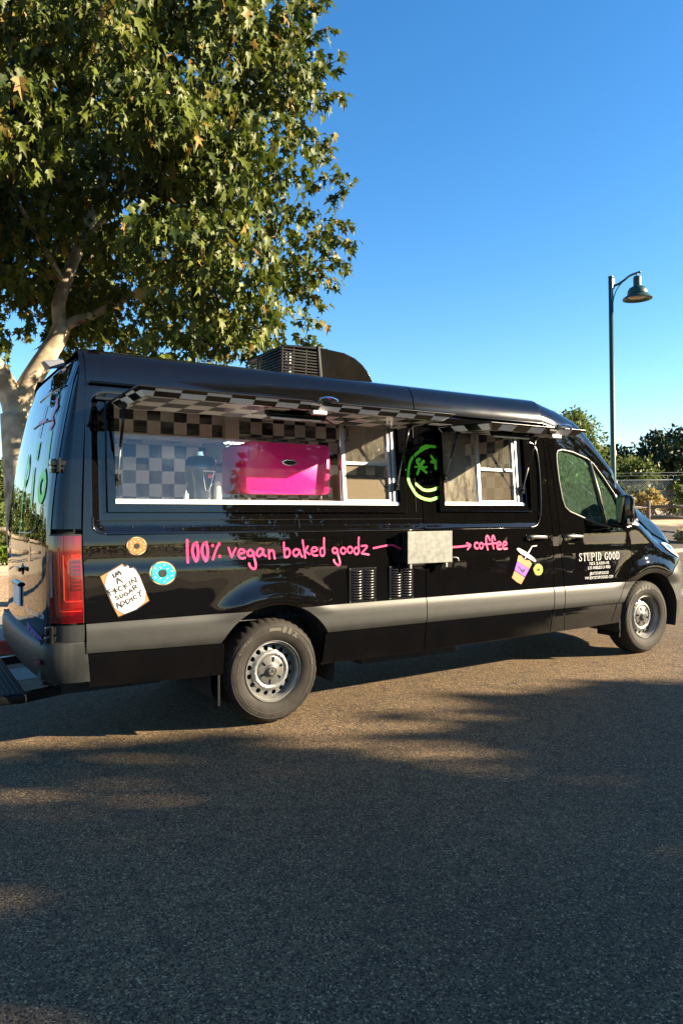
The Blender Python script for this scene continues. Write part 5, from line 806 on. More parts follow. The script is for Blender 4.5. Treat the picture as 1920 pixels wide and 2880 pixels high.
# cab interior
rbox('dashboard',(3.95,.14,1.05),(4.35,1.88,1.50),mat('dash_grey',(.03,.032,.035),.6),van,.04,3)
rbox('door_inner_trim',(3.05,.08,.9),(3.95,.12,1.44),MATS['dash_grey'],van,.01)
mb=MB(); mb.box((3.05,.25,.85),(3.55,.80,1.12)); mb.hexa([(3.00,.25,1.05),(3.14,.25,1.05),(3.14,.80,1.05),(3.00,.80,1.05),(2.86,.28,1.62),(2.96,.28,1.62),(2.96,.77,1.62),(2.86,.77,1.62)]); mb.build('passenger_seat',MATS['dash_grey'],van,bevel=.04,seg=3)
mb=MB(); mb.box((3.05,1.22,.85),(3.55,1.77,1.12)); mb.hexa([(3.00,1.22,1.05),(3.14,1.22,1.05),(3.14,1.77,1.05),(3.00,1.77,1.05),(2.86,1.25,1.62),(2.96,1.25,1.62),(2.96,1.74,1.62),(2.86,1.74,1.62)]); mb.build('driver_seat',MATS['dash_grey'],van,bevel=.04,seg=3)
MB().lathe([(.19,-.015),(.205,0),(.19,.015),(.175,0),(.19,-.015)],28,'X',(3.88,1.5,1.45)).build('steering_wheel',BLACKM,van,True)
# cab window glass, divider, rubber edge
def ins(P,d):
    cx=sum(a for a,_ in P)/len(P); cz=sum(b for _,b in P)/len(P); return [(cx+(a-cx)*(1-d),cz+(b-cz)*(1-d)) for a,b in P]
panel('cab_window_glass',ins(CW_,.01),[],CABG,cd,smap(.012),.05,0)
TANR=mat('window_rubber',(.05,.045,.036),.4)
MB().tube([(x,side_y(x,z)-.001,z) for x,z in CW_+CW_[:1]],.011,8,False).build('window_seal',TANR,cd,True)
MB().tube([(3.505,side_y(3.505,2.065)+.004,2.065),(3.60,side_y(3.60,1.75)+.004,1.75),(3.655,side_y(3.655,1.42)+.004,1.42)],.020,8).build('window_divider',TANR,cd,True)
panel('mirror_base_trim',[(3.845,1.735),(3.955,1.70),(4.00,1.60),(4.006,1.43),(3.915,1.435),(3.90,1.62)],[],mat('satin_trim',(.06,.055,.048),.4),cd,smap(-.006),.03,.006)
panel('corner_trim',[(4.03,1.50),(4.10,1.505),(4.20,1.425),(4.17,1.412),(4.03,1.43)],[],MATS['satin_trim'],van,smap(-.008),.03,.006)
# door mirror
mi=MB()
cph,sph=math.cos(R(22)),math.sin(R(22))
def mp_(d,w,z): return (3.715+d*cph-w*sph,-.135-d*sph-w*cph,z)   # depth forward, width outward
pts=rrect(-.085,-.150,.085,.150,.038,5); n=len(pts)
vs=[]
for d,s_ in ((-.035,.94),(-.022,1.0),(.035,1.0),(.070,.86),(.085,.55)):
    for a,b in pts: vs.append(mp_(d,a*s_,1.570+b*s_))
fs=[(i*n+k,(i+1)*n+k,(i+1)*n+(k+1)%n,i*n+(k+1)%n) for i in range(4) for k in range(n)]+[tuple(range(n)),tuple(4*n+k for k in reversed(range(n)))]
mo=mi.add(vs,fs).build('door_mirror',PAINT,cd,True,auto=45)
pts=rrect(-.070,-.130,.070,.130,.033,5)
mesh_obj('mirror_glass',[mp_(-.037,a,1.570+b) for a,b in pts],[tuple(range(len(pts)))],mat('mirror_glass_dark',(.16,.18,.18),.03,1),mo)
MB().hexa([(3.70,-.10,1.425),(3.80,-.10,1.425),(3.88,.04,1.43),(3.74,.04,1.43),(3.70,-.10,1.465),(3.80,-.10,1.465),(3.88,.05,1.49),(3.74,.05,1.49)]).build('mirror_arm',SATIN,mo,bevel=.012)
MB().hexa([(3.66,-.20,1.390),(3.76,-.20,1.395),(3.88,.02,1.41),(3.72,.02,1.40),(3.67,-.20,1.420),(3.76,-.20,1.425),(3.88,.03,1.44),(3.72,.03,1.44)]).build('mirror_foot',SATIN,mo,bevel=.012)
q=[]
for z in (1.435,1.490):
    for d,w in ((-.015,.0865),(.045,.083),(.045,.075),(-.015,.075)): q.append(mp_(d,w,z))
MB().hexa(q).build('mirror_indicator',mat('smoked_lens',(.10,.10,.095),.15,coat=.5),mo,bevel=.003)
# door handles
def handle(x0,x1,z,par):
    cx=(x0+x1)/2; 
    P=[(cx+(x1-x0)*.47*math.cos(a)*(1 if True else 1),z-.012+.046*math.sin(a)) for a in [2*PI*i/24 for i in range(24)]]
    panel('handle_recess',P,[],PAINT,par,lambda u,v:(u,side_y(u,v)-.004+.004*(1-min(1,((u-cx)/((x1-x0)*.47))**2+((v-z+.012)/.046)**2)),v),.02,.004)
    mb=MB(); y=side_y(cx,z); q=[(x0,y-.010,z+.012),(x0+.03,y-.038,z+.012),(x1-.04,y-.040,z+.008),(x1,y-.012,z+.006)]
    rows=[]
    for (a,b,c) in smooth_path(q,5):
        rows.append([(a,b+.010*math.cos(t),c+.017*math.sin(t)) for t in [2*PI*k/10 for k in range(10)]])
    h=loft('door_handle',rows,mat('handle_satin',(.075,.068,.058),.28,coat=.5),par,closed=True); h.data.update()
handle(2.545,2.790,1.312,sd); handle(3.037,3.285,1.310,cd)

# --- metal service box, louvre vents
GAL=mat('galvanised_panel',(.14,.145,.135),.5,.2,noise=.28,nscale=22,col2=(.085,.09,.085),bump=.04,bscale=60)
bx=MB().box((1.119,-.082,1.136),(1.580,-.070,1.396)).build('service_box',GAL,van,bevel=.003)
MB().box((1.125,-.071,1.142),(1.574,.01,1.390)).build('box_body',SATIN,bx,bevel=.004)
for x in (1.145,1.515): MB().box((x,-.075,1.095),(x+.022,-.045,1.140)).build('box_hinge',STEEL,bx,bevel=.004)
MB().tube(smooth_path([(1.57,-.04,1.165),(1.60,-.06,1.172),(1.635,-.07,1.170),(1.650,-.072,1.160),(1.652,-.072,1.140)],4),.007,8).build('box_latch',STEEL,bx,True)
lou=None
def vent(x0,x1,z0,z1):
    global lou
    v=MB().box((x0,side_y(x0,1)-.010,z0),(x1,.02,z1)).build('louvre_vent',SATIN,van,bevel=.003)
    w=(x1-x0)
    for c in range(2):
        for k in range(11):
            xa=x0+w*(.10+.45*c); zb=z0+.022+k*(z1-z0-.035)/11
            if lou is None:
                L=w*.36; h=.017; rows=[]
                for i in range(9):
                    u=i/8; s=max(.05,math.sin(PI*u))**.4; rows.append([(u*L,-.0105-0*s,0),(u*L,-.0105-.014*s,.002),(u*L,-.0105-.010*s,h*.6),(u*L,-.0105,h)])
                V=[p for r in rows for p in r]; F=[(i*4+j,i*4+j+1,(i+1)*4+j+1,(i+1)*4+j) for i in range(8) for j in range(3)]
                lou=bpy.data.meshes.new('louvre'); lou.from_pydata(V,[],F); lou.materials.append(SATIN); lou.polygons.foreach_set('use_smooth',[True]*len(F))
            o=bpy.data.objects.new('louvre',lou); o.location=(xa,side_y(x0,1),zb); link(o,v)
    mb=MB()
    for px in (x0+.008,x1-.008):
        for pz in (z0+.008,z1-.008): mb.sphere((px,side_y(x0,1)-.010,pz),.004,6)
    mb.build('screws',STEEL,v,True)
vent(.613,.866,.850,1.119); vent(.992,1.234,.851,1.119)

# --- roof air conditioner
AC=mat('ac_plastic',(.003,.003,.0035),.4,spec=.12)
y0,y1=.60,1.30
ACP=paint_mat('dusty_gloss_cover',.4,.02,(.30,.27,.20),.06)
def acx(prof_,ya,yb,name,m,par):
    n=len(prof_); return MB().add([(x,ya,z) for x,z in prof_]+[(x,yb,z) for x,z in prof_],[tuple(range(n)),tuple(range(2*n-1,n-1,-1))]+[(i,n+i,n+(i+1)%n,(i+1)%n) for i in range(n)]).build(name,m,par,bevel=.010)
ac=acx([(.44,2.66),(.46,2.90),(.72,2.915),(.72,2.66)],y0+.05,y1-.05,'air_conditioner',BLACKM,van)
acx([(.735,2.64),(.705,2.945),(.95,2.928),(1.06,2.895),(1.14,2.845),(1.20,2.785),(1.24,2.72),(1.262,2.64)],y0,y1,'ac_cover',ACP,ac)
acx([(.345,2.905),(.36,2.93),(.70,2.95),(.70,2.92)],y0,y1,'ac_top',AC,ac)
acx([(.690,2.64),(.670,2.955),(.704,2.957),(.738,2.64)],y0-.008,y1+.008,'ac_band',AC,ac)
for k in range(10):
    z=2.675+k*.0245; x0=.335+.0022*k*0; 
    MB().bar((x0,y0+.004,z),(.69,y0+.004,z+.002),.010,.010).build('grille_slat',AC,ac); MB().bar((x0,y0,z),(x0,y1,z),.010,.010).build('grille_slat',AC,ac)
for x in (.34,.45,.57): MB().bar((x,y0+.009,2.66),(x+.01,y0+.009,2.91),.012,.012,(0,1,0)).build('grille_post',AC,ac)
for y in (y0,.82,1.06,y1): MB().bar((.345,y,2.66),(.35,y,2.91),.012,.012,(0,1,0)).build('grille_post',AC,ac)
for i in range(7): MB().box((.405,y0+.035,2.685+.03*i),(.45,y0+.05,2.703+.03*i)).build('condenser_fin',ALU,ac)

# --- graphics on the side
WV=mat('white_vinyl_print',(.40,.40,.41),.4)
COL=dict(ink=mat('ink_black_vinyl',(.012,.011,.010),.4),cream=mat('cream_vinyl',(.52,.38,.18),.4),orange=mat('orange_vinyl',(.40,.105,.02),.4),cyan=mat('cyan_vinyl',(.002,.30,.36),.4),white=WV,tan=mat('tan_vinyl',(.36,.14,.05),.4),purple=mat('violet_vinyl',(.14,.045,.45),.4),lime=mat('yellow_vinyl',(.34,.38,.012),.4))
def sput(x,z,dep): return (x,side_y(x,z)-dep,z)
def strokes(name,L,m,dep=.0035,sub=3,inc=.00002):
    mb=MB()
    for i,(w,pts) in enumerate(L): ribbon(mb,smooth_path([(a/1000,b/1000) for a,b in pts],sub),w/1000,sput,dep+inc*i)
    return mb.build(name,m,van)
for a_,b_ in ((0,7),(7,15),(15,26),(26,32),(32,33),(33,35),(35,99)): strokes('pink_lettering',BAKED['pink'][a_:b_],PINK)
strokes('smiley_graphic',BAKED['green'],LIME,.0055)
def sticker(name,L,extra=None):
    root=None
    for i,(c,lay,pts) in enumerate(L):
        P=[(a/1000,b/1000) for a,b in pts]
        q=resample(P,.03); n=len(q)
        vs,es,fs,*_=delaunay_2d_cdt([Vector(t) for t in q],[(k,(k+1)%n) for k in range(n)],[],0,1e-7)
        tri=[f for f in fs if in_poly(sum(vs[k][0] for k in f)/3,sum(vs[k][1] for k in f)/3,q)]
        V=[sput(t[0],t[1],.004+.0012*lay) for t in vs]
        o=mesh_obj(name if root is None else name+'_print',V,tri,COL[c],van if root is None else root)
        if root is None: root=o
    return root
sticker('orange_doughnut_sticker',BAKED['donut_orange']); sticker('blue_doughnut_sticker',BAKED['donut_cyan']); sticker('yellow_doughnut_sticker',BAKED['donut_lime'])
ts=sticker('toast_sticker',BAKED['toast']); o=strokes('toast_lettering',BAKED['toast_text'],COL['ink'],.0092,2); o.parent=ts
cs=sticker('cup_sticker',BAKED['cup']); o=strokes('cup_lettering',BAKED['cup_text'],COL['ink'],.0068,2); o.parent=cs
# condensed serif shop name
def serif(ch):
    T,t=.17,.065
    def st(x): return (T,[(x,.02),(x,.98)])
    def sf(x,z): return (t,[(x-.17,z),(x+.17,z)])
    d={'T':[st(.5),sf(.5,.04),(t,[(.08,.95),(.92,.95)]),(t,[(.10,.95),(.08,.72)]),(t,[(.90,.95),(.92,.72)])],
    'I':[st(.5),sf(.5,.04),sf(.5,.96)],
    'U':[(T,[(.25,.97),(.25,.28),(.33,.08)]),(t,[(.33,.07),(.5,.03),(.68,.08),(.77,.28),(.77,.97)]),sf(.25,.96),sf(.77,.96)],
    'P':[st(.25),sf(.25,.04),(t,[(.1,.96),(.6,.96)]),(T*.9,[(.6,.94),(.82,.84),(.84,.70),(.78,.56),(.6,.48)]),(t,[(.3,.47),(.6,.47)])],
    'D':[st(.25),(t,[(.08,.96),(.55,.96)]),(t,[(.08,.04),(.55,.04)]),(T,[(.55,.94),(.78,.78),(.82,.5),(.78,.22),(.55,.06)])],
    'O':[(T,[(.42,.93),(.25,.75),(.20,.5),(.25,.25),(.42,.07)]),(T,[(.58,.93),(.75,.75),(.80,.5),(.75,.25),(.58,.07)]),(t,[(.40,.96),(.60,.96)]),(t,[(.40,.04),(.60,.04)])],
    'G':[(T,[(.50,.93),(.27,.75),(.20,.5),(.27,.25),(.50,.07)]),(t,[(.5,.96),(.72,.90),(.80,.70)]),(t,[(.80,.97),(.80,.68)]),(t,[(.5,.04),(.72,.08)]),(T*.9,[(.78,.05),(.78,.42)]),(t,[(.58,.43),(.95,.43)])],
    'S':[(T*.85,[(.66,.92),(.42,.93),(.24,.76),(.38,.58),(.62,.44),(.78,.26),(.62,.08),(.38,.06),(.22,.16)]),(t,[(.76,.97),(.76,.70)]),(t,[(.18,.03),(.18,.32)])]}
    return d.get(ch,[])
mb=MB(); x=0; txt='STUPID GOOD'; ws=[.62 if c!=' ' else .40 for c in txt]; ws=[.42 if c=='I' else w for c,w in zip(txt,ws)]; tot=sum(ws); sc_=(3.834-3.224)/tot; hh=.077; acc=0; q=0
for c,w in zip(txt,ws):
    for (wd_,pts) in serif(c):
        P=[(3.224+(acc+w*a*1.0)*sc_,1.078+hh*b) for a,b in pts]
        ribbon(mb,smooth_path(P,2) if len(P)>2 else P,wd_*.048,sput,.0035+.00002*q); q+=1
    acc+=w
mb.build('shop_name_lettering',WV,van)
def textline(txt,x0,x1,z0,z1):
    mb=MB(); adv=[.30 if c in ' .1I' else .55 for c in txt]; tot=sum(adv); acc=0
    for i,c in enumerate(txt):
        if c!=' ':
            vs,fs=glyph(c); mx=max(v[0] for v in vs); mn=min(v[0] for v in vs); w=adv[i]/tot*(x1-x0)*.9; s=w/max(.15,mx-mn)
            if c in '.1I': s=min(s,(z1-z0)*.9)
            mb.add([sput(x0+acc/tot*(x1-x0)+(a-mn)*s,z0+b*(z1-z0)/.73,.0035) for a,b in vs],fs)
        acc+=adv[i]
    mb.build('address_lettering',WV,van)
textline('762 E. SLAUSON AVE.',3.378,3.679,1.037,1.066); textline('LOS ANGELES CA 90011',3.358,3.695,.995,1.025); textline('@EATSTUPIDGOOD',3.381,3.664,.940,.968); textline('WWW.EATSTUPIDGOOD.COM',3.312,3.727,.898,.927)

# --- wheels
TYRE=mat('tyre_rubber',(.017,.014,.0115),.75,spec=.3,noise=.45,nscale=14,bump=.08,bscale=90); LETT=mat('tyre_letter_rubber',(.055,.048,.038),.7)
def make_wheel():
    rim=MB()
    rim.lathe([(.222,.0),(.226,.006),(.222,.012),(.212,.010),(.205,.02),(.200,.045),(.196,.075),(.192,.085)],64,'Y')
    rim.lathe([(.192,.085),(.19,.20)],48,'Y')
    w=rim.build('wheel',STEEL,van,True,auto=35)
    # pierced disc
    def dm(u,v):
        r=math.hypot(u,v); y=interp(r,[(.0,.06),(.105,.056),(.118,.044),(.130,.040),(.142,.048),(.152,.060),(.185,.070),(.197,.078)])
        return (u,y,v)
    holes=[[(.168*math.cos(a)+.0185*math.cos(b),.168*math.sin(a)+.0185*math.sin(b)) for b in [2*PI*k/12 for k in range(12)]] for a in [2*PI*(i+.5)/16 for i in range(16)]]
    panel('wheel_disc',arc(0,0,.196,0,360,64)[:-1],holes,STEEL,w,dm,.014,.012)
    # centre cap with six slots
    def cm(u,v):
        r=math.hypot(u,v); return (u,interp(r,[(0,.018),(.030,.018),(.036,.022),(.05,.034),(.06,.037),(.100,.044),(.108,.050)]),v)
    slots=[]
    for i in range(6):
        a=2*PI*i/6+.35; c,s=math.cos(a),math.sin(a)
        slots.append([(c*r-s*t,s*r+c*t) for r,t in ((.064,-.007),(.099,-.012),(.099,.012),(.064,.007))])
    panel('hub_cap',arc(0,0,.107,0,360,48)[:-1],slots,mat('hub_cap_grey',(.075,.073,.068),.42,.2),w,cm,.012,.01)
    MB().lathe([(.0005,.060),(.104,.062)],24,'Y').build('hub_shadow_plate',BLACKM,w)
    mb=MB()
    for i in range(3):
        a=PI/2+2*PI*i/3; mb.add([(0,.0135,0),(.005*math.cos(a-PI/3),.0135,.005*math.sin(a-PI/3)),(.027*math.cos(a),.0135,.027*math.sin(a)),(.005*math.cos(a+PI/3),.0135,.005*math.sin(a+PI/3))],[(0,1,2,3)])
    mb.lathe([(.027,.0165),(.029,.0135),(.031,.0165)],32,'Y'); mb.build('hub_emblem',MATS['hub_cap_grey'] if False else mat('emblem_dark',(.03,.03,.03),.3),w)
    n=160; prof=[(.216,.03),(.222,.012),(.235,.000),(.262,-.010),(.29,-.016),(.32,-.016),(.338,-.010),(.350,-.002),(.362,.010),(.372,.022),(.380,.036),(.385,.058),(.387,.085),(.387,.130),(.387,.17),(.380,.195),(.362,.22),(.30,.24),(.22,.20)]
    V=[];F=[];
    for i,(r,y) in enumerate(prof):
        for k in range(n):
            rr=r; 
            if i in (9,10,11) and k%4==0: rr-=.007
            if i in (12,13,14) and (k+2*i)%4==0: rr-=.006
            a=2*PI*k/n; V.append((rr*math.cos(a),y,rr*math.sin(a)))
    for i in range(len(prof)-1):
        for k in range(n): F.append((i*n+k,(i+1)*n+k,(i+1)*n+(k+1)%n,i*n+(k+1)%n))
    ty=mesh_obj('tyre',V,F,TYRE,w,True); ty.data.set_sharp_from_angle(angle=R(32))
    mb=MB()
    mb.lathe([(.2985,-.0165),(.300,-.0185),(.3015,-.0165)],96,'Y'); mb.lathe([(.334,-.0135),(.3355,-.0155),(.337,-.0125)],96,'Y')
    def ring(txt,a0,h,r,gap=.62):
        a=a0
        for c in txt:
            if c!=' ':
                vs,fs=glyph(c); s=h/.73; mx=max(v[0] for v in vs)
                pv=[]
                for x,y in vs:
                    rr=r+y*s; aa=R(a)-(x*s)/r; yy=interp(rr,[(.262,-.010),(.29,-.016),(.32,-.016),(.338,-.010)])
                    pv.append((rr*math.cos(aa),yy-.0015,rr*math.sin(aa)))
                mb.add(pv,fs); a-=math.degrees((mx*s+.006)/r)
            else: a-=math.degrees(h*gap/r)
    ring('KUMHO',152,.026,.303); ring('CRUGEN',30,.020,.306); ring('LT 245/75 R16',-58,.014,.312); ring('120/116',-116,.014,.312)
    mb.build('tyre_lettering',LETT,w)
    mb=MB()   # big tread-style graphic on the sidewall
    for a,b,c,d in ((98,80,.300,.322),(78,72,.290,.334),(69,64,.290,.334),(61,52,.292,.300),(61,52,.322,.330),(58,55,.300,.324)):
        m_=6; vs=[]
        for i in range(m_+1):
            t=R(lerp(a,b,i/m_))
            for rr in (c,d): vs.append((rr*math.cos(t),-.0178,rr*math.sin(t)))
        mb.add(vs,[(2*i,2*i+1,2*i+3,2*i+2) for i in range(m_)])
    mb.build('sidewall_graphic',LETT,w)
    return w
w0=make_wheel(); w0.location=(HR[0],.052,HR[1])
def copy_tree(o,parent=None):
    c=o.copy(); C.objects.link(c)
    if parent is not None: c.parent=parent
    for ch in list(o.children): copy_tree(ch,c)
    return c
for loc,rz in (((HF[0],.052,HF[1]),0),((HR[0],WID-.052,HR[1]),PI),((HF[0],WID-.052,HF[1]),PI)):
    c=copy_tree(w0,van); c.location=loc; c.rotation_euler=(0,rz if False else 0,rz)
    if rz==0: c.rotation_euler=(0,R(-28),0)
w0.rotation_euler=(0,0,0)

# --- far side of the body (plain)
def fmap(u,v): x,y,z=smap()(u,v); return (x,WID-y,z)
out=[(-1.34,.45),(-.52,.45)]+arc(*HR,.52,172,8,16)+[(.52,.42),(3.8,.44)]+arc(*HF,.49,175,50,12)+[(5.1,1.05)]+[(x,z-.005) for x,z in reversed(STOP)]+[(-1.312,2.386)]
panel('far_side_panel',out,[CW_],PAINT,van,fmap,.12,.03,(0,-1,0))
panel('far_cab_window_glass',ins(CW_,.01),[],CABG,van,lambda u,v:(u,fmap(u,v)[1]-.012,v),.1,0,(0,-1,0))

# ================================================================== things standing inside the truck
def inside(name,label,cat):
    o=empty(name,(0,0,0),(0,THETA,0)); return tag(o,label,cat)
# pink appliance
fr=inside('coffee_machine','glossy hot pink coffee machine with small dark badge behind the long hatch','coffee machine')
PK=mat('pink_enamel',(.85,.012,.20),.25,coat=.4); PKD=mat('pink_enamel_side',(.75,.010,.17),.25,coat=.4)
pts=rrect(-.154,1.684,.570,2.078,.045,6)
def slab(name,pts,ya,yb,m,par,sx=1,edge=.015):
    n=len(pts); cx=sum(a for a,_ in pts)/n; cz=sum(b for _,b in pts)/n; V=[]
    for y,s in ((ya,1-edge*2),(ya+edge*.35,1-edge*.6),(ya+edge,1.0),(yb,1.0)):
        for a,b in pts: V.append((cx+(a-cx)*s,y,cz+(b-cz)*s))
    F=[tuple(range(n))]+[(i*n+k,(i+1)*n+k,(i+1)*n+(k+1)%n,i*n+(k+1)%n) for i in range(3) for k in range(n)]+[tuple(3*n+k for k in reversed(range(n)))]
    o=mesh_obj(name,V,F,m,par,True); o.data.set_sharp_from_angle(angle=R(35)); return o
slab('back_panel',pts,.20,.24,PK,fr); slab('body',rrect(-.150,1.687,.565,2.074,.05,6),.242,.66,PKD,fr)
slab('edge_trim',rrect(.500,1.70,.535,2.04,.012,4),.194,.2,PKD,fr,edge=.003)
bx_,bz_=.205,1.928
mb=MB(); ribbon(mb,smooth_path([(bx_-.066,bz_),(bx_-.022,bz_+.020),(bx_,bz_+.016),(bx_+.022,bz_+.020),(bx_+.066,bz_),(bx_+.022,bz_-.020),(bx_-.022,bz_-.020),(bx_-.066,bz_)],3),.006,lambda x,z,d:(x,.196-d,z),.001)
mb.build('badge_rim',CHROME,fr); mesh_obj('badge',[(bx_-.06,.196,bz_),(bx_-.02,.196,bz_+.017),(bx_+.02,.196,bz_+.017),(bx_+.06,.196,bz_),(bx_+.02,.196,bz_-.017),(bx_-.02,.196,bz_-.017)],[(0,1,2,3,4,5)],BLACKM,fr)
for x in (-.10,.52):
    for y in (.27,.60): MB().tube([(x,y,1.632),(x,y,1.69)],.014,8).build('leg',STEEL,fr,True)
# grinder
gr=inside('coffee_grinder','black coffee grinder with chrome cap and red button on the serving counter','grinder')
GB=mat('grinder_black',(.010,.011,.013),.3,coat=.6)
rows=[]
for z,w,d in ((1.633,.078,.09),(1.66,.082,.095),(1.72,.078,.085),(1.80,.10,.10),(1.87,.108,.105),(1.93,.105,.10),(1.958,.085,.085),(1.966,.05,.05)):
    rows.append([(-.43+w*math.copysign(abs(math.cos(a))**.7,math.cos(a)),.40+d*math.copysign(abs(math.sin(a))**.7,math.sin(a)),z) for a in [2*PI*k/28 for k in range(28)]])
loft('body',rows,GB,gr,closed=True)
MB().lathe([(.055,1.962),(.055,1.970),(.040,1.972),(.040,1.995),(.0005,1.996)],24,'Z',(-.43,.40,0)).build('cap',CHROME,gr,True,auto=40)
gy=.290
MB().tube([(-.455,gy-.005,1.85),(-.425,gy+.018,1.71),(-.400,gy+.018,1.70),(-.365,gy-.005,1.85),(-.455,gy-.005,1.85)],.005,6).build('chrome_trim',CHROME,gr,True)
MB().sphere((-.400,gy,1.815),.017,10,(1,.4,1)).build('button',mat('red_button',(.8,.06,.03),.3),gr,True)
MB().tube([(-.335,.36,1.88),(-.335,.34,1.955)],.013,8).build('lever',CHROME,gr,True)
cu=inside('paper_cup','cream paper cup standing beside the coffee grinder','cup')
MB().lathe([(.0005,1.634),(.034,1.634),(.024,1.775),(.0005,1.776)],20,'Z',(-.325,.33,0)).build('cup_body',mat('cream_paper',(.55,.50,.40),.6),cu,True,auto=40)
bo=inside('squeeze_bottle','small clear squeeze bottle on the counter left of the grinder','bottle')
MB().lathe([(.0005,1.634),(.018,1.634),(.018,1.68),(.006,1.69),(.005,1.705),(.0005,1.706)],16,'Z',(-.565,.33,0)).build('bottle_body',mat('milky_plastic',(.6,.62,.62),.3),bo,True)
# ================================================================== foliage tools
LEAFP=[(0,0),(-.16,-.02),(-.42,.20),(-.20,.30),(-.37,.70),(-.12,.58),(0,1.08),(.12,.58),(.37,.70),(.20,.30),(.42,.20),(.16,-.02)]
def leaf_geo(fold=.34,droop=.28):
    V=[(0,.36,-.03)]+[(x,y,abs(x)*fold-droop*y*y) for x,y in LEAFP]
    n=len(LEAFP); F=[(0,1+(i+1)%n,1+i) for i in range(n)]
    return np.array(V),F
def leaf_cloud(name,P,Dirs,Nrm,size,m,parent,shape='lobed',kind=None,lr=None):
    """one mesh of many leaves: position, axis direction and facing per leaf"""
    n=len(P)
    if shape=='lobed': LV,LF=leaf_geo()
    else:
        LV=np.array([(0,0,0),(-.30,.42,.05),(0,1,-.05),(.30,.42,.05)]); LF=[(0,2,1),(0,3,2)]
    D=Dirs/np.linalg.norm(Dirs,axis=1,keepdims=True)
    Nn=Nrm-(Nrm*D).sum(1,keepdims=True)*D; Nn/=np.linalg.norm(Nn,axis=1,keepdims=True)+1e-9
    S=np.cross(D,Nn)
    V=(P[:,None,:]+size[:,None,None]*(LV[None,:,0:1]*S[:,None,:]+LV[None,:,1:2]*D[:,None,:]+LV[None,:,2:3]*Nn[:,None,:])).reshape(-1,3)
    nv=len(LV); T=np.array(LF); F=(np.arange(n)[:,None,None]*nv+T[None]).reshape(-1,3)
    me=bpy.data.meshes.new(name); me.vertices.add(len(V)); me.vertices.foreach_set('co',V.ravel())
    me.loops.add(F.size); me.loops.foreach_set('vertex_index',F.ravel().astype(np.int32)); me.polygons.add(len(F)); me.polygons.foreach_set('loop_start',np.arange(0,F.size,3,dtype=np.int32)); me.polygons.foreach_set('loop_total',np.full(len(F),3,dtype=np.int32))
    me.update(); me.validate()
    at=me.attributes.new('lr','FLOAT','POINT'); val=(rng.random(n) if lr is None else lr); at.data.foreach_set('value',np.repeat(val,nv).astype(np.float32))
    me.materials.append(m); o=bpy.data.objects.new(name,me); link(o,parent)
    if kind: o['kind']=kind
    return o
def unit(n):
    v=rng.normal(size=(n,3)); return v/np.linalg.norm(v,axis=1,keepdims=True)

# ================================================================== sycamore behind the truck
sy=empty('sycamore_tree',(-.72,7.2,.14)); tag(sy,'tall leafy sycamore with pale forked trunk standing behind the truck','tree')
inv=Vector((-.72,7.2,.14))
def rel(p): return tuple(Vector(p)-inv)
tb_=MB()
def limb(pts,r): tb_.tube(smooth_path([rel(p) for p in pts],5),[lerp(r[0],r[1],i/((len(pts)-1)*5)) for i in range((len(pts)-1)*5+1)],12)
limb([(-.55,7.2,.05),(-.62,7.2,1.0),(-.69,7.2,2.34),(-.74,7.2,3.05)],(.30,.22))
limb([(-.70,7.2,2.9),(-.80,7.2,3.3),(-.98,7.15,3.66),(-1.35,7.0,4.3),(-1.7,6.9,5.2),(-1.9,6.8,6.5)],(.20,.07))
limb([(-.72,7.2,2.85),(-.62,7.2,3.35),(-.40,7.2,3.78),(-.17,7.2,4.16),(-.06,7.2,4.44)],(.17,.135))
limb([(-.07,7.2,4.40),(-.10,7.2,4.77),(.0,7.2,5.12),(.17,7.2,5.6),(.38,7.2,6.15),(.6,7.1,7.0),(.75,7.0,8.2),(.8,6.9,9.4)],(.115,.04))
limb([(-.05,7.2,4.42),(.15,7.16,4.56),(.39,7.1,4.66),(.95,7.0,5.01),(1.53,6.9,5.35),(1.95,6.8,5.6),(2.5,6.6,6.1)],(.085,.025))
for a,b,c in (((.17,7.2,5.6),(.9,6.6,6.6),(1.8,6.0,7.2)),((.6,7.1,7.0),(1.3,6.3,7.7),(2.3,5.4,8.2)),((.0,7.2,5.1),(-.6,6.8,5.9),(-1.2,6.4,6.6)),((.38,7.2,6.1),(.1,7.8,7.0),(-.2,8.3,7.8)),((.95,7.0,5.0),(1.5,6.2,5.2),(2.2,5.6,5.4))): limb([a,b,c],(.05,.015))
tr=tb_.build('trunk',BARK,sy,True)
cl=np.array(CROWN['clumps'],float)
Ps=[];Ds=[];Ns=[];Sz=[];Lr=[]
ctr=np.array([1.0,6.0,7.0])
for (x,y,z,r) in cl:
    n=int(200*(r/.5)**1.8)+20
    u=unit(n); rad=r*(.35+.65*rng.random(n)**.5)
    p=np.array([x,y,z])+u*rad[:,None]*np.array([1.1,1.1,.85])
    Ps.append(p)
    out=u*.7+unit(n)*.9+np.array([0,0,.05]); d=u*.45+np.array([0,0,-1.15])+unit(n)*.6
    Ds.append(d); Ns.append(out); Sz.append(.075+.145*rng.random(n)**1.4); Lr.append(np.clip(rng.random(n)*.9+rng.normal()*.08,0,1.0))
tw=MB()
for s in CROWN['shoots']:
    a=np.array(s[:3]);b=np.array(s[3:]); n=26; t=rng.random(n); p=a+(b-a)*t[:,None]*1.08+rng.normal(size=(n,3))*.055
    tw.tube([rel(a),rel((a+b)/2+np.array([0,0,.03])),rel(b)],[.010,.007,.004],5)
    Ps.append(p); Ds.append((b-a)/np.linalg.norm(b-a)*.5+unit(n)*.7+np.array([0,0,-.75])); Ns.append(unit(n)+np.array([.3,-.5,.4])); Sz.append(.08+.10*rng.random(n)); Lr.append(rng.random(n))
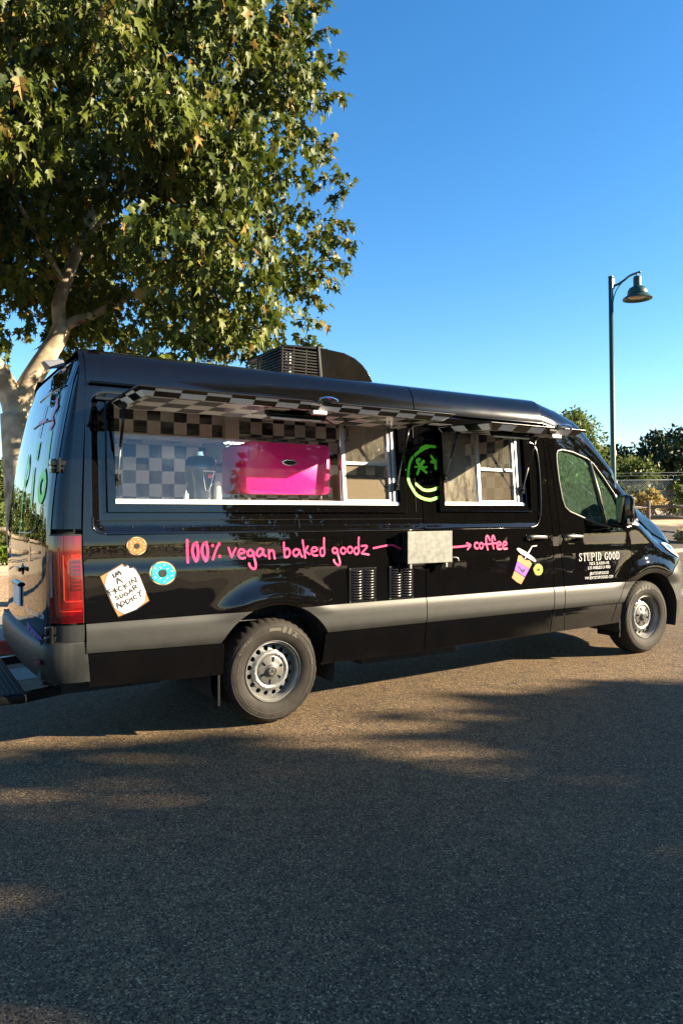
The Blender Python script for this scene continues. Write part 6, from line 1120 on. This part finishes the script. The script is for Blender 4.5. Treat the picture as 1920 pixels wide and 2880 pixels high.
# fine twigs joining clumps to the limbs
nodes=[np.array(p) for p in ((.0,7.2,5.1),(.38,7.2,6.1),(.75,7.0,8.2),(1.53,6.9,5.35),(1.8,6.0,7.2),(2.3,5.4,8.2),(-1.2,6.4,6.6),(-1.7,6.9,5.2),(-.2,8.3,7.8),(2.2,5.6,5.4))]
for (x,y,z,r) in cl[::2]:
    c=np.array([x,y,z]); k=min(nodes,key=lambda q:np.linalg.norm(q-c)); mid=(k+c)/2+np.array([0,0,.15]); tw.tube([rel(k),rel(mid),rel(c)],[.022,.014,.006],5)
tw.build('twigs',BARKD,tr,True)['kind']='stuff'
P=np.concatenate(Ps);D=np.concatenate(Ds);Nn=np.concatenate(Ns);S=np.concatenate(Sz);L=np.concatenate(Lr)
# the 300 leaves that show largest become parts of their own
cw=np.array(M.translation); fw=-np.array(M.col[2][:3]); rt=np.array(M.col[0][:3]); up=np.array(M.col[1][:3])
q=P-cw; dep=q@fw; sx=(q@rt)/dep; szz=(q@up)/dep
vis=(np.abs(sx)<.46)&(szz<.70)&(szz>.2)
face=np.abs(((Nn/np.linalg.norm(Nn,axis=1,keepdims=True))*(-q/np.linalg.norm(q,axis=1,keepdims=True))).sum(1))
score=np.where(vis,S/dep*(.4+face),0); pick=np.argsort(-score)[:300]; mask=np.ones(len(P),bool); mask[pick]=False
off=np.array(inv)
leaf_cloud('crown',P[mask]-off,D[mask],Nn[mask],S[mask],LEAF,sy,'lobed','stuff',L[mask])
LV,LF=leaf_geo(); lm=bpy.data.meshes.new('leaf'); lm.from_pydata([tuple(v) for v in LV],[],LF); lm.materials.append(LEAF)
for i in pick:
    d=Vector(D[i]).normalized(); nn=Vector(Nn[i]); nn=(nn-d*nn.dot(d)).normalized(); s=d.cross(nn)
    o=bpy.data.objects.new('leaf',lm); o.matrix_local=Matrix.Translation(Vector(P[i]-off))@Matrix((s,d,nn)).transposed().to_4x4()@Matrix.Scale(float(S[i]),4); C.objects.link(o); o.parent=sy
print('sycamore leaves',len(P))

# ================================================================== shrubs and trees
def shrub(name,label,cat,base,radii,n,leaf,m,group=None,h0=.25,clumps=22,stems=5,spiky=0,bark=BARKD,lift=0.):
    global rng
    rng=np.random.default_rng(abs(int(base[0]*131+base[1]*17))+5)
    o=empty(name,base); tag(o,label,cat,group)
    mb=MB()
    rx,ry,rz=radii
    cs=[]
    for i in range(clumps):
        u=unit(1)[0]; k=rng.random()**.4
        c=np.array([u[0]*rx*k,u[1]*ry*k,lift+rz*(1.0+u[2]*k*.95)]); cs.append(c)
    for i in range(stems):
        c=cs[i%clumps]; b=np.array([rng.normal()*.12*rx,rng.normal()*.12*ry,-.05]); mid=(b+c)/2+np.array([0,0,.1*rz]); r=.025+.018*rz
        mb.tube([tuple(b),tuple(mid),tuple(c)],[r,r*.7,r*.3],6)
    mb.build('trunk',bark,o,True)
    Ps=[];Ns=[];Ds=[]
    per=n//clumps
    for c in cs:
        r=(.26+.22*rng.random())*min(rx,rz)*1.1; u=unit(per); p=c+u*(r*(.3+.7*rng.random(per)**.5))[:,None]
        if spiky:
            k=per//3; tip=c+np.array([rng.normal()*.15*rx,0,r*(1.2+1.2*rng.random())*spiky]); t=rng.random(k); p[:k]=c+(tip-c)*t[:,None]+rng.normal(size=(k,3))*r*.13
        p[:,2]=np.maximum(p[:,2],.02)
        Ps.append(p); Ns.append(u+unit(per)*.8); Ds.append(unit(per)+np.array([0,0,.3]))
    P=np.concatenate(Ps); leaf_cloud('crown',P,np.concatenate(Ds),np.concatenate(Ns),leaf*(.6+.8*rng.random(len(P))),m,o,'simple','stuff')
    return o
shrub('shrub','tall sunlit green shrub rising between truck cab and street lamp','shrub',(24.3,18.2,.6),(2.2,1.8,2.65),16000,.17,BUSHL,'shrubs beyond the road',clumps=60,spiky=.55)
shrub('shrub','bushy sunlit shrub at the foot of the lamp behind the chain link fence','shrub',(27.3,17.6,.6),(1.7,1.5,1.6),9000,.16,BUSHL,'shrubs beyond the road',clumps=40,spiky=.4)
shrub('shrub','low golden green shrub in front of the chain link fence beside the wing mirror','shrub',(26.0,15.4,.65),(1.0,.7,.75),1800,.14,DRYG,None,clumps=12,spiky=.5)
shrub('shrub','leafy young shrub growing against the chain link fence at the right edge','shrub',(27.9,14.9,.7),(.55,.5,1.0),1300,.15,BUSHL,None,clumps=10,spiky=1.0)
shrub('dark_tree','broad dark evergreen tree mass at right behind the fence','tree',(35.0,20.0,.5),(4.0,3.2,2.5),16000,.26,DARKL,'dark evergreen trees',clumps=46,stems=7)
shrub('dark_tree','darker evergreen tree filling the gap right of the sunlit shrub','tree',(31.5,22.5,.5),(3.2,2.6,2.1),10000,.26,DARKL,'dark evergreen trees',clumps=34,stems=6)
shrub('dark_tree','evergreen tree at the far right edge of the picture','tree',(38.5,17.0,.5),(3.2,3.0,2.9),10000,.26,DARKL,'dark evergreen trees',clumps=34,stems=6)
# bare dead branches poking above the dark tree
bt=empty('bare_tree',(33.0,20.0,.6)); tag(bt,'bare leafless branches poking above the dark evergreen','tree')
mb=MB()
for i in range(7):
    a=rng.normal(size=2)*.25; top=(a[0]*4.2,a[1]*3,3.3+rng.random()*1.3); mid=(a[0]*1.6,a[1]*1.4,2.2)
    mb.tube([(0,0,0),mid,top],[.03,.016,.005],5)
    for k in range(3): t=.5+.15*k; b=tuple(lerp(mid[j],top[j],t) for j in range(3)); mb.tube([b,(b[0]+rng.normal()*.4,b[1]+rng.normal()*.3,b[2]+.5+.3*rng.random())],[.014,.005],4)
mb.build('branches',mat('grey_twig',(.22,.18,.14),.9),bt,True)
shrub('shrub','dense green shrub at the left edge behind the wooden rail fence','shrub',(.1,19.6,.1),(1.35,1.2,1.55),8000,.14,BUSHL,'shrubs behind the left rail fence',clumps=30)
shrub('shrub','second green shrub behind the rail fence, half hidden by the sycamore trunk','shrub',(2.2,19.8,.1),(1.3,1.2,1.35),5000,.14,BUSHL,'shrubs behind the left rail fence',clumps=24)
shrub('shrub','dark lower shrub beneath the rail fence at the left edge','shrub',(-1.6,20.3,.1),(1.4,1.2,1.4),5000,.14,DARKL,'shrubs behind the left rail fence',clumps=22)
shrub('grass_tuft','bright green grass clump under the left rail fence','grass',(.25,16.6,.12),(.35,.3,.28),700,.16,simple_leaf('fresh_grass',(.10,.17,.02),(.16,.22,.03),(.2,.2,.05)),None,clumps=6,spiky=.4)
for i,(x,y,lab) in enumerate(((20.0,9.7,'dry grass tuft on the bank beside the truck bonnet'),(22.5,10.6,'small dry weed on the shaded bank at the right edge'))):
    shrub('dry_grass_tuft',lab,'grass',(x,y,hgt(x,y)),(.22,.22,.22),260,.22,DRYG,'dry tufts on the bank',clumps=5,spiky=1.6)

# ================================================================== street lamp
LG=mat('lamp_green_paint',(.010,.045,.038),.42,coat=.2)
lp=empty('street_lamp',(11.24,5.74,0)); tag(lp,'dark green street lamp with bell shade on curved arm','street lamp'); lp.rotation_euler=(0,R(-.35),0)
MB().tube([(0,0,.1),(0,0,2.2),(-.0,0,6.56)],[.060,.056,.050],16).build('pole',LG,lp,True)
MB().lathe([(.0005,6.575),(.058,6.575),(.058,6.545),(.05,6.54)],16).build('pole_cap',LG,lp,True,auto=40)
MB().box((-.02,-.055,6.30),(.065,.055,6.52)).build('bracket',LG,lp,bevel=.008)
ax=Vector((.85,-.527,0))
arm=[ax*.03+Vector((0,0,6.36)),ax*.16+Vector((0,0,6.40)),ax*.30+Vector((0,0,6.49)),ax*.42+Vector((0,0,6.58)),ax*.56+Vector((0,0,6.635)),ax*.66+Vector((0,0,6.665))]
MB().tube(smooth_path(arm,4),.026,10).build('arm',LG,lp,True)
MB().tube(smooth_path([ax*.045+Vector((0,0,6.00)),ax*.07+Vector((0,0,6.14)),ax*.14+Vector((0,0,6.30)),ax*.26+Vector((0,0,6.45)),ax*.36+Vector((0,0,6.535))],4),.011,8).build('arm_brace',LG,lp,True)
hc=ax*.585
MB().lathe([(.018,6.64),(.018,6.58),(.075,6.565),(.085,6.53),(.085,6.36),(.10,6.345),(.17,6.31),(.205,6.25),(.215,6.18),(.205,6.165),(.225,6.15),(.30,6.10),(.315,6.07),(.310,6.06),(.29,6.075),(.20,6.13),(.0005,6.135)],32,'Z',(hc.x,hc.y,0)).build('lamp_shade',LG,lp,True,auto=35)
MB().lathe([(.0005,6.075),(.12,6.08),(.20,6.10),(.21,6.125)],24,'Z',(hc.x,hc.y,0)).build('lens',mat('lamp_lens',(.35,.30,.20),.25),lp,True)
rbox('pole_sticker',(-.02,-.0635,2.62),(.03,-.052,2.72),mat('pale_sticker',(.6,.45,.4),.5),lp,.001)
MB().lathe([(.0005,.22),(.16,.22),(.19,.15),(.19,-.05)],20,'Z',(0,0,0)).build('base',CONC,lp,True,auto=30)

# ================================================================== fences
LOG=mat('weathered_log',(.27,.215,.155),.85,noise=.4,nscale=8,bump=.4,bscale=30); LOGD=mat('dark_log',(.11,.085,.065),.85,noise=.4,nscale=8,bump=.4,bscale=30)
def log_fence(label,a,b,zr,m,hp,posts,r=.085,extra=0.):
    a=Vector(a);b=Vector(b); f=empty('log_rail_fence',((a+b)/2)[:]); tag(f,label,'fence'); o0=(a+b)/2
    n=len(posts)
    for t in posts:
        p=a.lerp(b,t)-o0; MB().tube([(p.x,p.y,-.3),(p.x,p.y,hp-.03),(p.x,p.y,hp)],[r*1.15,r*1.1,r*.9],12).build('post',m,f,True,auto=40)
    for z in zr:
        ts=sorted(posts)
        for t0,t1 in zip(ts,ts[1:]):
            p=a.lerp(b,t0)-o0; q=a.lerp(b,t1)-o0; MB().tube([(p.x,p.y,z),((p.x+q.x)/2,(p.y+q.y)/2,z-.012),(q.x,q.y,z)],[r*.95,r,r*.9],10).build('rail',m,f,True)
    return f
log_fence('dark log rail fence behind the truck bonnet at the right',(18.6,17.6,.70),(31.5,9.6,.70),(.20,.66),LOGD,.92,[0,.235,.44,.63,.82,1.0],.075)
log_fence('pale wooden log rail fence at the left edge beside the truck rear',(-8,17.4,.10),(6.5,17.1,.10),(.40,.95),LOG,1.08,[0,.18,.37,.52,.70,.85,1.0],.085)
GALV=mat('galvanised_wire',(.55,.55,.52),.45,.6)
cf=empty('chain_link_fence',(27,16,.6)); tag(cf,'galvanised chain link fence with barbed wires behind the log rails','fence')
A=Vector((20.0,20.2,.6));B=Vector((36.0,10.3,.6)); O=Vector((27,16,.6)); dv=(B-A); Lf=dv.length; dv.normalize()
Hf=1.98
for k in range(7):
    p=A+dv*(Lf*k/6+.4)-O; po=MB().tube([(p.x,p.y,-.2),(p.x,p.y,Hf+.02)],.035,8).build('post',GALV,cf,True)
    MB().tube([(p.x,p.y,Hf),(p.x-.16,p.y-.26,Hf+.30)],.018,6).build('wire_arm',mat('dark_arm',(.05,.05,.05),.6),po,True)
a=A-O;b=B-O
MB().tube([(a.x,a.y,Hf-.02),(b.x,b.y,Hf-.02)],.028,8).build('top_rail',GALV,cf,True)
for q,w in ((.16,.18),(.30,.30)): MB().tube([(a.x-.16*q/.3,a.y-.26*q/.3,Hf+w),(b.x-.16*q/.3,b.y-.26*q/.3,Hf+w)],.008,5).build('barbed_wire',GALV,cf,True)
# woven mesh: crossing wires as thin strips
V=[];F=[]; st=.085; wdt=.0085; nrm=Vector((-dv.y,dv.x,0))
def wire(p,q):
    d=(q-p).normalized(); s=d.cross(nrm).normalized()*wdt/2; k=len(V); V.extend([p-s,p+s,q+s,q-s]); F.append((k,k+1,k+2,k+3))
x=-Hf
while x<Lf:
    for sg in (1,-1):
        s0,s1=(x,x+Hf) if sg==1 else (x+Hf,x); z0,z1=0.,Hf
        c0,c1=max(0,min(Lf,s0)),max(0,min(Lf,s1))
        if abs(c1-c0)>.01:
            t0=(c0-s0)/(s1-s0);t1=(c1-s0)/(s1-s0)
            wire(a+dv*c0+Vector((0,0,lerp(z0,z1,t0)))+nrm*.004*sg,a+dv*c1+Vector((0,0,lerp(z0,z1,t1)))+nrm*.004*sg)
    x+=st
o=mesh_obj('wire_mesh',V,F,GALV,cf); o['kind']='stuff'

# ================================================================== trees on the sunny side of the road (they shade the asphalt and show in the paintwork)
sh_=Vector((SUN.x,SUN.y,0)).normalized(); sp_=Vector((-sh_.y,sh_.x,0))
if sp_.x<0: sp_=-sp_
GAPS=[(-1.25,7.35,.45,.22),(-1.80,6.2,.28,.30),(-2.4,5.2,.25,.3)]   # openings in the foliage
def shade_tree(s,Dd,top,rad,lab,seed):
    global rng
    rng=np.random.default_rng(100+seed)
    p0=sp_*s+sh_*Dd; p=p0
    o=empty('roadside_tree',(p.x,p.y,0)); tag(o,lab,'tree','trees across the road')
    mb=MB(); mb.tube([(0,0,-.1),(.1,.05,top*.25),(.0,.1,top*.55)],[.22,.17,.07],8)
    cs=[]
    for i in range(34):
        u=unit(1)[0]; k=rng.random()**.33; cs.append(np.array([u[0]*rad*k,u[1]*rad*k,top*.56+u[2]*top*.40*k]))
    for c in cs[:8]: mb.tube([(0,.1,top*.45),tuple(c)],[.06,.02],5)
    mb.build('trunk',BARKD,o,True)
    n=150; Ps=[];Ns=[];Ds=[]
    for c in cs:
        u=unit(n); p=c+u*(rad*.38*(.3+.7*rng.random(n)**.5))[:,None]; p[:,2]=np.minimum(p[:,2],top); Ps.append(p); Ns.append(u+unit(n)*.7); Ds.append(unit(n)+np.array([0,0,-.4]))
    P=np.concatenate(Ps); Dl=np.concatenate(Ds); Nl=np.concatenate(Ns); W=P+np.array([p0.x,p0.y,0]); sl_=W[:,:2]@np.array(sp_[:2]); hl=W[:,2]-(W[:,:2]@np.array(sh_[:2])-20)*SUN.z/math.hypot(SUN.x,SUN.y)
    keep=np.ones(len(P),bool)
    for gs,gh,ga,gb in GAPS: keep&=(((sl_-gs)/ga)**2+((hl-gh)/gb)**2>1)|(rng.random(len(P))<.09)
    # nothing taller than the crown line that leaves the truck in the sun
    keep&=hl<np.interp(sl_,[-2.4,-1.2,-.3,.1,1.2,2.0],[9.0,7.9,7.35,6.9,6.0,3.5]) if Dd<30 else True
    leaf_cloud('crown',P[keep],Dl[keep],Nl[keep],.34*(.6+.8*rng.random(keep.sum())),BUSHL,o,'simple','stuff')
    # undergrowth skirt keeps the shade closed towards the ground
    return o
TREES=[(.5,20,7.4,1.15,'small roadside tree nearest the truck front'),(-1.5,20,9.2,1.7,'rounded roadside tree second from the truck front'),(-4.4,20,9.4,2.3,'third roadside tree from the truck front'),(-7.0,21,9.2,2.3,'fourth roadside tree from the truck front'),(-6.0,26,11.0,2.5,'tallest roadside tree standing behind the others'),(-8.9,18,8.2,1.7,'last roadside tree on the photographer side')]
for i,t in enumerate(TREES): shade_tree(*t,i)
for s,Dd,r,h,lab in ((-1.6,21.5,1.5,2.0,'dense shrub under the second roadside tree'),(-3.6,21.5,1.7,2.1,'dense shrub under the third roadside tree'),(-5.8,21.5,1.7,2.1,'dense shrub between the third and fourth roadside trees'),(-7.8,22,1.7,2.0,'dense shrub under the fourth roadside tree')):
    p=sp_*s+sh_*Dd
    shrub('roadside_shrub',lab,'shrub',(p.x,p.y,0),(r,1.4,h),3600,.30,BUSHL if s>0 else DARKL,'shrubs across the road',clumps=20)
for s,Dd,top,lab in ((1.6,37,10.2,'tall tree straight across the road from the cab'),(4.8,36,9.6,'second tall tree across the road from the cab'),(8.0,38,10.4,'third tall tree across the road from the cab'),(11.5,40,10.0,'fourth tall tree further along the road'),(-1.6,38,11.0,'tall tree across the road facing the sliding door')):
    shade_tree(s,Dd,top,2.4,lab,0)
# two added trees out of view that block sky light over the foreground
for (x,y,rx,ry,zc,rz,lab) in ((-6.0,-11.0,5.0,4.4,9.8,3.0,'added unseen tree blocking sky light, overhead behind the photographer'),(9.5,-13.5,3.6,3.6,10.2,3.0,'added unseen tree blocking sky light, overhead at the photographer right')):
    o=empty('added_canopy_tree',(x,y,0)); tag(o,lab,'tree','trees across the road')
    rng=np.random.default_rng(int(abs(x)*10)); bx0=-7. if abs(x-1.6)<.1 else 0.; mb=MB(); mb.tube([(bx0,-2*(bx0!=0),-.1),(bx0*.8,-2*(bx0!=0),3.5),(-.1,.1,zc-1.5)],[.30,.24,.12],10); Ps=[];Ns=[]
    for i in range(46):
        u=unit(1)[0]; k=rng.random()**.33; c=np.array([u[0]*rx*k,u[1]*ry*k,zc+u[2]*rz*k]); v=unit(130); Ps.append(c+v*(1.25*(.3+.7*rng.random(130)**.5))[:,None]); Ns.append(v+unit(130)*.6)
        if i<9: mb.tube([(0,.05,zc-3),tuple(c)],[.09,.02],5)
    mb.build('trunk',BARKD,o,True); P=np.concatenate(Ps); leaf_cloud('crown',P,unit(len(P))+np.array([0,0,-.4]),np.concatenate(Ns),.36*(.6+.8*rng.random(len(P))),BUSHL,o,'simple','stuff')
# far belt of trees behind the photographer and beyond the left fence
def belt(name,label,a,b,h,n,m):
    a=np.array(a);b=np.array(b); t=rng.random(n); P=a+(b-a)*t[:,None]; hh=h*(.55+.45*np.abs(np.sin(t*37)+.5*np.sin(t*91+1))/1.5); P=np.column_stack([P[:,0]+rng.normal(size=n)*1.5,P[:,1]+rng.normal(size=n)*1.5,hh*rng.random(n)**.7])
    o=leaf_cloud(name,P,unit(n),unit(n),np.full(n,.62)*(.5+rng.random(n)),m,None,'simple','stuff'); tag(o,label,'trees'); return o
belt('distant_trees','distant belt of trees across the open ground behind the photographer',(-130,-150),(150,-145),4.5,14000,BUSHL)
belt('distant_trees','far line of trees beyond the left rail fence',(-40,46),(60,52),5.0,18000,BUSHL)
